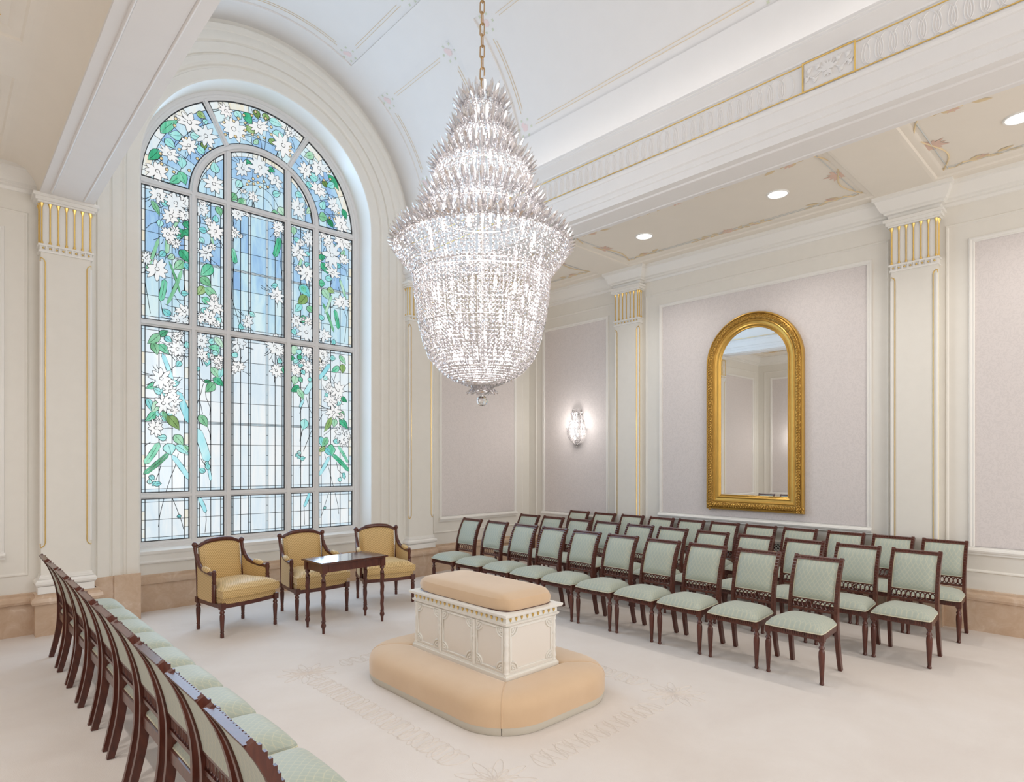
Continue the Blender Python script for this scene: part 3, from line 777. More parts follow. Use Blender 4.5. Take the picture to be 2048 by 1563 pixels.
GB=[(2.453,6.055,.058),(2.515,5.909,.06),(2.287,5.66,.066),(2.578,6.294,.037),(2.219,5.989,.071),(2.151,5.857,.065),(2.696,5.728,.068),(2.996,5.605,.057),(3.518,5.622,.055),(4.067,6.048,.076),(4.002,5.897,.058),(4.22,5.665,.064),(4.34,6.009,.065),(3.846,5.707,.054),(2.096,5.093,.046),(2.039,4.813,.044),(2.248,4.679,.039),(2.541,4.866,.048),(2.528,4.722,.04),(2.705,5.052,.046),(2.067,4.44,.045),(2.326,3.986,.042),(2.119,3.714,.052),(2.738,3.708,.041),(2.566,3.809,.046),(3.488,4.32,.044),(3.174,3.855,.042),(3.03,3.67,.042),(3.973,4.875,.039),(3.973,4.724,.039),(3.809,5.053,.045),(3.771,3.7,.045),(4.395,3.641,.04),(4.463,4.816,.047),(4.312,4.582,.053),(4.197,3.983,.046),(4.412,5.086,.041),(3.848,3.427,.042),(2.943,3.275,.042),(2.132,3.371,.046),(2.356,3.333,.042),(2.253,3.077,.041),(2.216,2.822,.05),(2.025,2.717,.053),(2.068,2.667,.032),(2.16,2.451,.044),(2.646,3.417,.042),(2.699,3.265,.04),(2.62,3.228,.034),(2.594,3.132,.046),(2.482,3.037,.033),(2.068,2.133,.048),(1.952,1.627,.035),(1.929,1.581,.029),(1.975,1.552,.029),(2.018,1.547,.037),(2.535,1.713,.041),(2.601,1.754,.037),(2.596,1.803,.028),(2.258,1.129,.023),(2.943,3.265,.037),(3.564,3.26,.04),(3.852,3.421,.038),(3.802,3.281,.043),(3.874,3.23,.038),(3.908,3.131,.039),(4.015,3.038,.033),(4.253,3.076,.04),(4.378,3.389,.044),(4.289,2.819,.047),(4.481,2.72,.04),(4.439,2.67,.031),(4.439,2.133,.045),(3.851,1.954,.029),(3.817,1.919,.026),(3.842,1.888,.025),(3.904,1.868,.036),(4.557,1.63,.027),(4.563,1.587,.03),(4.498,1.55,.034),(4.245,1.129,.021),(4.428,2.128,.041)]
GY=[(3.063,6.565),(2.99,6.491),(3.082,6.467),(3.082,6.365),(3.057,6.279),(2.953,6.235),(3.182,6.344),(3.258,6.339),(3.341,6.357),(3.439,6.438),(3.439,6.543),(3.361,6.637),(3.22,6.673),(3.169,6.602),(3.721,6.36),(3.707,6.308),(3.714,6.237),(3.132,5.686),(3.107,5.633),(3.194,5.667),(3.252,5.704),(3.188,5.736),(3.252,5.788),(3.335,5.743),(3.283,5.649),(3.393,5.683),(4.228,6.044),(4.333,6.091),(4.325,6.201),(4.47,5.623),(4.401,5.512),(4.325,5.505),(2.219,6.195),(2.206,6.101),(2.339,5.99),(2.261,5.816),(2.047,5.69),(2.056,5.629),(2.06,5.565),(2.118,5.515),(2.198,5.508),(2.378,5.585),(2.475,5.77),(2.628,5.954),(2.989,6.496),(2.931,6.434),(2.803,6.37),(2.822,6.214),(2.955,6.233)]
GS=[[(1.881,4.042),(1.937,3.671)],[(1.892,4.717),(1.937,4.779),(2.005,4.823)],[(2.05,3.844),(2.079,3.656)],[(2.308,4.286),(2.332,4.014)],[(2.654,4.427),(2.68,4.256)],[(2.943,4.511),(2.916,4.256),(2.91,4.033),(3.01,3.702)],[(3.576,5.017),(3.554,4.865),(3.598,4.451)],[(4.48,4.82),(4.6,4.767),(4.634,4.632)],[(4.634,4.188),(4.574,3.657)],[(2.576,2.741),(2.585,2.668),(2.637,2.532),(2.628,2.438)],[(2.551,2.85),(2.516,2.7),(2.465,2.549)],[(2.474,2.972),(2.559,2.869)],[(2.508,2.616),(2.542,2.452)],[(2.136,3.216),(2.216,3.118)],[(1.87,2.02),(1.943,2.072)],[(2.063,1.824),(2.035,1.698),(1.998,1.595)],[(2.253,1.93),(2.214,1.76),(2.167,1.633),(2.11,1.445)],[(2.091,1.372),(2.044,1.165),(2.026,1.01)],[(2.186,1.358),(2.234,1.228),(2.282,1.087),(2.321,.934)],[(2.601,2.283),(2.632,2.196),(2.637,2.108)],[(2.581,1.165),(2.586,1.055),(2.57,.892)],[(2.52,1.866),(2.57,1.779)],[(3.914,2.694),(3.858,2.519)],[(3.959,2.773),(4.004,2.602),(4.044,2.539)],[(3.902,2.284),(3.863,2.11)],[(4.044,2.289),(3.925,1.993)],[(4.439,3.189),(4.39,3.027),(4.463,2.966)],[(4.224,2.549),(4.154,2.413)],[(4.378,2.333),(4.235,2.217)],[(3.894,2.282),(3.862,2.127)],[(4.034,2.266),(3.915,1.973)],[(3.883,1.829),(3.862,1.726)],[(4.245,1.934),(4.324,1.69),(4.388,1.453)],[(4.313,1.349),(4.245,1.151),(4.189,.985)],[(4.416,1.345),(4.463,1.161),(4.48,1.02)],[(4.44,1.817),(4.463,1.699),(4.533,1.633)],[(3.926,1.157),(3.936,.898)]]
# ------------------------------------------------------------------ stained-glass window
win = setting('window_1')
GY_ = 8.60
def mg(s, t, h): return (s, GY_ - h, t)
GR = 1.435
X = [1.83, 2.38, 2.465, 2.807, 2.893, 3.632, 3.722, 4.058, 4.147, 4.70]
ZS = [(.835, 1.368), (1.44, 3.513), (3.59, 5.255)]
outline = [(X[0], .835), (X[9], .835)] + arc(AX, AZ, GR, 0, 180, 40)
MB().frame(outline, [(0, -.01), (0, .03), (-.015, .036), (-.028, .05), (-.05, .052), (-.058, .066), (-.075, .07), (-.11, .07), (-.11, -.03)], mg).build('window_frame', WINFR, win, 25)
def bar(x, y0, wd, pts):
    return pts
MP = [(-.5, -.01), (-.5, .022), (-.3, .03), (-.22, .048), (.22, .048), (.3, .03), (.5, .022), (.5, -.01)]
def mull(p, q, wd, name='mullion', k=1.):
    d = Vector((q[0] - p[0], q[1] - p[1])); n = Vector((-d.y, d.x)).normalized()
    MB().grid([[mg(p[0] + n.x * a * wd, p[1] + n.y * a * wd, h * k) for a, h in MP], [mg(q[0] + n.x * a * wd, q[1] + n.y * a * wd, h * k) for a, h in MP]]).build(name, WINFR, win, 20)
for i in (1, 3, 5, 7):
    xm = (X[i] + X[i + 1]) / 2; top = 5.3 if i in (1, 7) else AZ + sqrt(.8**2 - (xm - AX)**2)
    mull((xm, .80), (xm, top), X[i + 1] - X[i])
for z0, z1 in ((1.368, 1.44), (3.513, 3.59), (5.255, 5.335)):
    mull((X[0], (z0 + z1) / 2), (X[9], (z0 + z1) / 2), z1 - z0, 'transom', .93)
ar = arc(AX, AZ, .84, 0, 180, 30)
MB().frame(ar, [(-.045, -.01), (-.045, .022), (-.027, .031), (-.02, .0505), (.02, .0505), (.027, .031), (.045, .022), (.045, -.01)], mg, False).build('inner_arch', WINFR, win, 20)
for a in (61, 119):
    mull((AX + .87 * cos(radians(a)), AZ + .87 * sin(radians(a))), (AX + 1.45 * cos(radians(a)), AZ + 1.45 * sin(radians(a))), .07, 'radial_bar', .95)

lead = MB(); border = MB()
def came(poly): lead.frame(poly, [(0, .0), (0, .016), (.011, .016), (.011, .0)], mg)
def pane(poly, mat, name='pane'):
    MB().prism(poly, mg, -.004, 0).build(name, mat, win, 0)
def lline(p, q, r=.0052, h=.002): lead.tube([mg(p[0], p[1], h), mg(q[0], q[1], h)], r, 4)
def colour(z, c):
    if z > 4.45: return GB_TOP
    if z > 3.6: return GB_MID if c != 2 else (GB_TOP if z > 4.2 else GB_MID)
    if z > 3.1: return GB_MID if c in (1, 3) else GB_LOW
    return GB_LOW
cols = [(0, X[0], X[1], [.09, .37, .64, .895]), (1, X[2], X[3], [.12, .52, .88]), (2, X[4], X[5], [.045, .18, .32, .36, .65, .685, .82, .955]),
        (3, X[6], X[7], [.12, .46, .84]), (4, X[8], X[9], [.085, .36, .64, .90])]
for c, a, b, fr in cols:
    for si, (z0, z1) in enumerate(ZS):
        came(rect(a, b, z0, z1))
        nr = (2, 7, 6)[si]; zz = [z0 + .045] + [lerp(z0 + .045, z1 - .045, i / nr) for i in range(1, nr)] + [z1 - .045]
        xs = [a] + [lerp(a, b, f) for f in fr] + [b]
        for z in zz: lline((a, z), (b, z), .0034)
        for x in xs[1:-1]: lline((x, z0), (x, z1))
        pearl = (0, len(xs) - 2) + ((3, 5) if c == 2 else ())
        for j in range(len(xs) - 1):
            if j in pearl or (xs[j + 1] - xs[j]) < .05:
                n2 = nr * 2
                for k in range(n2):
                    q0, q1 = lerp(z0 + .045, z1 - .045, k / n2), lerp(z0 + .045, z1 - .045, (k + 1) / n2)
                    pane(rect(xs[j], xs[j + 1], q0, q1), G_BORD, 'border_glass') if (xs[j + 1] - xs[j]) > .04 and c in (0, 4) else border.prism(rect(xs[j], xs[j + 1], q0, q1), mg, -.004, 0)
                    lline((xs[j], q1), (xs[j + 1], q1), .003)
            else:
                for k in range(nr): pane(rect(xs[j], xs[j + 1], zz[k], zz[k + 1]), colour((zz[k] + zz[k + 1]) / 2, c))
            for q0, q1 in ((z0, zz[0]), (zz[-1], z1)): border.prism(rect(xs[j], xs[j + 1], q0, q1), mg, -.004, 0)
        # white double band across the middle rows
        if si > 0:
            zb = zz[3]
            for q in (zb - .014, zb + .014): lline((a, q), (b, q), .003)
            border.prism(rect(a, b, zb - .014, zb + .014), mg, .0, .0012)
# arch head: three outer sectors, three inner lights
for a0, a1 in ((2.2, 59.4), (62.6, 117.4), (120.6, 177.8)):
    po = arc(AX, AZ, GR, a0, a1, 12); pi_ = arc(AX, AZ, .888, a1 + (1.2 if a1 < 170 else -.2), a0 - (1.2 if a0 > 10 else -.2), 12)
    came(po + pi_)
    rs = [.888, 1.02, 1.18, 1.335, GR]; na = 5
    for i in range(4):
        for k in range(na):
            p0, p1 = lerp(a0, a1, k / na), lerp(a0, a1, (k + 1) / na)
            pane(arc(AX, AZ, rs[i], p0, p1, 4) + arc(AX, AZ, rs[i + 1], p1, p0, 4), G_BORD if i == 3 else (GB_TOP if (i + k) % 3 else GB_MID))
        q = arc(AX, AZ, rs[i + 1], a0, a1, 12)
        if i < 3: lead.tube([mg(*p, .002) for p in q], .0035, 4)
    for k in range(1, na):
        p0 = radians(lerp(a0, a1, k / na)); lline((AX + .89 * cos(p0), AZ + .89 * sin(p0)), (AX + GR * cos(p0), AZ + GR * sin(p0)), .0035)
def zin(x): return AZ + sqrt(max(0, .795**2 - (x - AX)**2))
for a, b, nx, c in ((2.478, X[3], 3, 1), (X[4], X[5], 5, 2), (X[6], 4.052, 3, 3)):
    xs = [lerp(a, b, i / 16) for i in range(17)]
    came([(a, 5.335), (b, 5.335)] + [(x, max(5.34, zin(x))) for x in xs[::-1]])
    gx = [lerp(a, b, i / nx) for i in range(nx + 1)]
    for i in range(nx):
        sub = [lerp(gx[i], gx[i + 1], k / 4) for k in range(5)]
        tz = [max(5.345, zin(x)) for x in sub]
        lo = 5.335; m = lerp(lo, min(tz), .5); bz = [max(lo, t - .07) for t in tz]
        if min(bz) > m + .02:
            pane(rect(gx[i], gx[i + 1], lo, m), GB_MID)
            pane([(gx[i], m), (gx[i + 1], m)] + [(x, t) for x, t in zip(sub[::-1], bz[::-1])], GB_TOP); lline((gx[i], m), (gx[i + 1], m), .0035)
        else: pane([(gx[i], lo), (gx[i + 1], lo)] + [(x, t) for x, t in zip(sub[::-1], bz[::-1])], GB_TOP)
        pane([(x, t) for x, t in zip(sub, bz)] + [(x, t + .001) for x, t in zip(sub[::-1], tz[::-1])], G_BORD, 'border_glass')
        lead.tube([mg(x, t, .002) for x, t in zip(sub, bz)], .0035, 4)
        if i: lline((gx[i], lo), (gx[i], zin(gx[i])), .0038)
border.build('border_glass', G_BORD, win, 0, 'stuff')

def piece(pts, h, mb, grow=.0078):
    """a piece of coloured glass held in a lead rim"""
    cx = sum(p[0] for p in pts) / len(pts); cz = sum(p[1] for p in pts) / len(pts)
    big = []
    for x, z in pts:
        d = sqrt((x - cx)**2 + (z - cz)**2) or 1; k = (d + grow) / d; big.append((cx + (x - cx) * k, cz + (z - cz) * k))
    lead.prism(big, mg, h, h + .0015); mb.prism(pts, mg, h + .0015, h + .003)
def leafpts(x, z, x2, z2, wd, side, pod=False):
    L = sqrt((x2 - x)**2 + (z2 - z)**2); ux, uz = (x2 - x) / L, (z2 - z) / L
    bend = .12 * L if not pod else .05 * L
    pts = []
    for i in range(9):
        t = i / 8; w_ = wd * (sin(pi * min(1, t**.72)) if not pod else min(1, 3.2 * sqrt(max(0, t * (1 - t)))))
        pts.append((t, w_))
    def P(t, q):
        o = bend * 4 * t * (1 - t) * .4
        return (x + ux * t * L - uz * (q + o), z + uz * t * L + ux * (q + o))
    e = .0022
    if side == 0: return [P(t, w_) for t, w_ in pts] + [P(t, -w_) for t, w_ in pts[-2:0:-1]]
    s = side
    return [P(t, s * e) for t, _ in pts] + [P(t, s * max(e * 1.5, w_)) for t, w_ in pts[-2:0:-1]]
LM = [G_GREEN, G_MID, G_TEAL, G_OLIVE, G_AQUA, G_MID, G_GREEN]
for i, (x, z, x2, z2, wd, k) in enumerate(GL):
    mb = MB(); h = .004 + .0004 * (i % 5)
    if k in (4, 5): piece(leafpts(x, z, x2, z2, wd, 0, True), h, mb)
    else:
        for s in (1, -1): piece(leafpts(x, z, x2, z2, wd, s, k == 6), h, mb)
    mb.build({4: 'glass_ribbon', 5: 'glass_ribbon', 6: 'glass_pod'}.get(k, 'glass_leaf'), LM[k], win, 0)
for st in GS: lead.tube([mg(x, z, .004) for x, z in st], .0036, 4)
for i, (x, z, r) in enumerate(GB):
    mb = MB(); a = (i * 2.4) % 6.28
    for s in (1, -1): piece(leafpts(x - r * cos(a), z - r * sin(a), x + r * 1.1 * cos(a), z + r * 1.1 * sin(a), r * .8, s), .0075, mb)
    mb.build('glass_bud', G_TEAL, win, 0)
rnd = random.Random(3)
def gflower(x, z, r, h):
    mb = MB(); n = rnd.choice((8, 9, 10)); a0 = rnd.random() * 6.28; sq = rnd.uniform(.6, 1.0); ax = rnd.random() * 3.14
    for ringi, (r0, r1, nn) in enumerate(((.16, 1.0, n), (.14, .6, 5))):
        for k in range(nn):
            a = a0 + 2 * pi * (k + .5 * ringi) / nn + rnd.uniform(-.13, .13); L = r * r1 * rnd.uniform(.82, 1.12); s0 = r * r0; wd = max(.008, r * (.19 if ringi == 0 else .13))
            pts = [(s0, -wd * .4), (lerp(s0, L, .45), -wd), (lerp(s0, L, .8), -wd * .6), (L, 0), (lerp(s0, L, .8), wd * .6), (lerp(s0, L, .45), wd), (s0, wd * .4)]
            q = []
            for p, t in pts:
                px, pz = p * cos(a) - t * sin(a), p * sin(a) + t * cos(a)
                u, v_ = px * cos(ax) + pz * sin(ax), -px * sin(ax) + pz * cos(ax); v_ *= sq
                q.append((x + u * cos(ax) - v_ * sin(ax), z + u * sin(ax) + v_ * cos(ax)))
            piece(q, h + .0012 * ringi + .0001 * k, mb)
    piece([(x + r * .13 * cos(t), z + r * .13 * sin(t)) for t in [i * pi / 4 for i in range(8)]], h + .003, mb)
    mb.build('glass_flower', G_WHITE, win, 0)
for i, (x, z, r) in enumerate(GF): gflower(x, z, r * 1.18, .0095 + .0011 * (i % 3))
for x, z, r in GF:                                       # lead lines that tie each blossom into the ground
    for k in range(5):
        a = rnd.random() * 6.28; r1 = r * rnd.uniform(1.5, 2.3)
        lead.tube([mg(x + q * cos(a + w_), z + q * sin(a + w_), .0035) for q, w_ in ((r * .9, 0), (lerp(r, r1, .5), .12), (r1, .1))], .0036, 4)
# smaller blossoms crowding the big ones where the design is dense
fill = []
for x, z, r in GF:
    if z < 5.3 and rnd.random() < .95:
        a = rnd.random() * 6.28; nx, nz = x + r * 1.15 * cos(a), z + r * 1.15 * sin(a)
        if X[0] + .05 < nx < X[9] - .05 and nz > 1.5 and not (3.1 < nx < 3.45): fill.append((nx, nz, r * rnd.uniform(.45, .7)))
for x, z, r in fill: gflower(x, z, r, .008)
yb = MB()
for x, z in GY: piece([(x + .016 * cos(t), z + .016 * sin(t)) for t in [i * pi / 3 for i in range(6)]], .014, yb)
yb.build('amber_bead_glass', G_AMBER, win, 0)
# curling lead tendrils across the arch head
for cx, cz, r in ((3.25, 5.36, .30), (3.28, 5.33, .20)): lead.tube([mg(*p, .004) for p in arc(cx, cz, r, 10, 170, 14)], .0036, 4)
lead.build('leading', LEAD, win, 0, 'stuff')
# ------------------------------------------------------------------ side chairs (local: front towards +x)
BACK = [(0, -.235), (.12, -.205), (.28, -.175), (.43, -.165), (.58, -.172), (.72, -.20), (.86, -.25), (.97, -.315)]
def bf(z): return interp(BACK, z)
def chair_parts():
    parts = []
    # stiles run from the splayed rear foot to the scrolled top
    for sy in (1, -1):
        m = MB(); rows = []
        for i in range(17):
            z = .97 * i / 16; f = bf(z); dz = .01
            sl = (bf(min(.97, z + dz)) - bf(max(0, z - dz))) / (min(.97, z + dz) - max(0, z - dz)); n = sqrt(1 + sl * sl)
            th = lerp(.020, .026, min(1, z / .42)) if z < .45 else lerp(.026, .0165, (z - .45) / .52); wy = .0155
            yc = sy * lerp(.205, .195, min(1, z / .5))
            tx, tz = th / n, -th * sl / n
            rows.append([(f + tx, yc - wy, z + tz), (f + tx, yc + wy, z + tz), (f - tx, yc + wy, z - tz), (f - tx, yc - wy, z - tz)])
        m.grid(rows, closev=True); m.f.append((0, 1, 2, 3)); k = len(m.v); m.f.append((k - 4, k - 3, k - 2, k - 1))
        m.v = [(x, y, max(0, z)) for x, y, z in m.v]
        bd = MB()
        for i in range(17):
            z = .50 + i * .0275; f = bf(z)
            bd.box(f + .01, f + lerp(.026, .0165, (z - .45) / .52) + .0035, sy * .195 - .010, sy * .195 + .010, z, z + .019)
        parts.append(('leg', m, MAHOG, [('beading', bd, MAHOG)]))
    # turned front legs
    for sy in (1, -1):
        m = MB(); x, y = .25, sy * .2205
        m.box(x - .025, x + .022, y - .0235, y + .0235, .355, .42)
        m.lathe([(.019, .356), (.023, .348), (.017, .338), (.014, .325), (.021, .312), (.024, .300), (.018, .292), (.0245, .27), (.0255, .235), (.022, .16), (.0155, .05), (.0145, .022), (.018, .016), (.018, .006), (.013, 0)], 12, (x, y, 0))
        parts.append(('leg', m, MAHOG, []))
    m = MB()
    def rail(x0, y0, x1, y1, z0, z1, t=.011):
        d = Vector((x1 - x0, y1 - y0)); n = Vector((-d.y, d.x)).normalized() * t
        m.add([(x0 + n.x, y0 + n.y, z0), (x1 + n.x, y1 + n.y, z0), (x1 - n.x, y1 - n.y, z0), (x0 - n.x, y0 - n.y, z0), (x0 + n.x, y0 + n.y, z1), (x1 + n.x, y1 + n.y, z1), (x1 - n.x, y1 - n.y, z1), (x0 - n.x, y0 - n.y, z1)],
              [(0, 1, 2, 3), (4, 5, 6, 7), (0, 1, 5, 4), (1, 2, 6, 5), (2, 3, 7, 6), (3, 0, 4, 7)])
    rail(.262, -.225, .262, .225, .368, .42); rail(.25, .229, -.165, .195, .368, .42); rail(.25, -.229, -.165, -.195, .368, .42); rail(-.168, -.195, -.168, .195, .36, .42)
    for i in range(22): m.box(.273, .278, -.215 + i * .0196, -.203 + i * .0196, .385, .408)
    parts.append(('seat_rail', m, MAHOG, []))
    # seat cushion with crown and pale piping
    s = MB(); n = 12; top = []
    def out(u, v):
        hw = lerp(.203, .238, (u + 1) / 2); x = lerp(-.16, .285, (u + 1) / 2) + (.012 * (1 - v * v) if u > .99 else 0)
        return x, v * hw * (1 - .05 * max(0, abs(u) - .85) / .15)
    for i in range(n + 1):
        u = -1 + 2 * i / n; u = math.copysign(abs(u)**.65, u); row = []
        for j in range(n + 1):
            v = -1 + 2 * j / n; v = math.copysign(abs(v)**.65, v); x, y = out(u, v)
            e = max(0, (1 - u**4) * (1 - v**4)); row.append((x, y, .438 + .066 * e**.55))
        top.append(row)
    rg = [top[i][0] for i in range(n + 1)] + [top[n][j] for j in range(1, n + 1)] + [top[i][n] for i in range(n - 1, -1, -1)] + [top[0][j] for j in range(n - 1, 0, -1)]
    s.grid(top); s.grid([rg, [(.06 + (x - .06) * 1.015, y * 1.015, .428) for x, y, z in rg], [(x, y, .418) for x, y, z in rg]], closev=True)
    pp = MB(); pp.tube([(.06 + (x - .06) * 1.012, y * 1.012, .422) for x, y, z in rg], .0045, 5, closed=True)
    parts.append(('seat', s, SAGE, [('piping', pp, PIPING)]))
    # upholstered back between the stiles
    b = MB(); fr, bk = [], []
    for i in range(11):
        t = i / 10; z = lerp(.606, .938, t); a, c = [], []
        for j in range(9):
            v = -1 + 2 * j / 8; y = .178 * v; e = max(0, (1 - (2 * t - 1)**4) * (1 - v**4))
            a.append((bf(z) + .008 + .030 * e**.5, y, z)); c.append((bf(z) - .012, y, z))
        fr.append(a); bk.append(c)
    b.grid(fr); b.grid(bk)
    for q0, q1 in ((fr[0], bk[0]), (fr[-1], bk[-1]), ([r[0] for r in fr], [r[0] for r in bk]), ([r[-1] for r in fr], [r[-1] for r in bk])): b.grid([q0, q1])
    loop = [fr[0][j] for j in range(9)] + [fr[i][8] for i in range(1, 11)] + [fr[10][j] for j in range(7, -1, -1)] + [fr[i][0] for i in range(9, 0, -1)]
    pb = MB(); pb.tube([(x + .004, y * .985, z) for x, y, z in loop], .0035, 4, closed=True)
    parts.append(('backrest', b, SAGE, [('piping', pb, PIPING)]))
    # top rail, pierced ring rail
    r = MB()
    for z0, z1, dp in ((.937, .968, .017), (.592, .607, .012), (.50, .522, .014)):
        zc = (z0 + z1) / 2; f0, f1 = bf(z0), bf(z1); yy = .195
        r.add([(f0 - dp, -yy, z0), (f0 + dp, -yy, z0), (f1 + dp, -yy, z1), (f1 - dp, -yy, z1), (f0 - dp, yy, z0), (f0 + dp, yy, z0), (f1 + dp, yy, z1), (f1 - dp, yy, z1)],
              [(0, 1, 2, 3), (4, 5, 6, 7), (0, 1, 5, 4), (1, 2, 6, 5), (2, 3, 7, 6), (3, 0, 4, 7)])
    parts.append(('top_rail', MB().add(r.v[:8], r.f[:6]), MAHOG, [('beading', (lambda q: [q.box(bf(.953) + .012, bf(.953) + .020, -.18 + i * .0277, -.18 + i * .0277 + .018, .943, .962) for i in range(13)] and q)(MB()), MAHOG)]))
    rr = MB(); rr.v = r.v[8:]; rr.f = [tuple(i - 8 for i in f) for f in r.f[6:]]
    f = bf(.557)
    for i in range(9):
        y = -.1575 + i * .0394
        rr.tube([(f, y + .0185 * cos(t), .557 + .0315 * sin(t)) for t in [2 * pi * k / 10 for k in range(10)]], .0052, 4, closed=True)
    parts.append(('ring_rail', rr, MAHOG, []))
    return parts
CP_ = chair_parts()
ORD = ['nearest the window', 'second from the window', 'third from the window', 'fourth from the window', 'fifth from the window', 'sixth from the window',
       'seventh from the window', 'eighth from the window', 'ninth from the window', 'tenth from the window', 'farthest from the window']
chair0 = thing('side_chair', 'x', 'chair')
for nm, mb, mt, subs in CP_:
    p = mb.build(nm, mt, chair0, 35)
    for n2, mb2, m2 in subs: mb2.build(n2, m2, p, 35)
jr = random.Random(5)
def place(x, y, rz, label, group, first=[True]):
    rz += jr.uniform(-.012, .012)
    if first[0]:
        first[0] = False; chair0.location = (x, y, 0); chair0.rotation_euler = (0, 0, rz); c = chair0; c['label'] = label
    else: c = dup(chair0, (x, y, 0), rz, label)
    c['group'] = group
R1 = [7.03, 6.46, 5.89, 5.36, 4.82, 4.28, 3.74, 3.21, 2.66, 2.11]
R2 = [6.92, 6.41, 5.87, 5.36, 4.81, 4.30, 3.75, 3.21, 2.66, 2.12, 1.605]
R3 = [6.83, 6.28, 5.73, 5.19, 4.69, 4.17, 3.65, 3.14, 2.60, 2.09, 1.595]
for row, xs, nm in ((R1, 5.535, 'front row by the altar'), (R2, 6.645, 'middle row by the mirror'), (R3, 7.76, 'back row under the mirror')):
    for i, y in enumerate(row):
        o = ORD[i] if i < len(row) - 1 else ORD[-1]
        place(xs, y, pi, 'sage side chair %s in the %s' % (o, nm), 'side chairs on the mirror side')
for i, y in enumerate([6.93, 6.37, 5.86, 5.32, 4.79, 4.25, 3.71, 3.17, 2.63, 2.13]):
    o = ORD[i] if i < 9 else ORD[-1]
    place(1.02, y, 0, 'sage side chair, back turned, %s in the single row' % o, 'side chairs in the row across from the mirror')

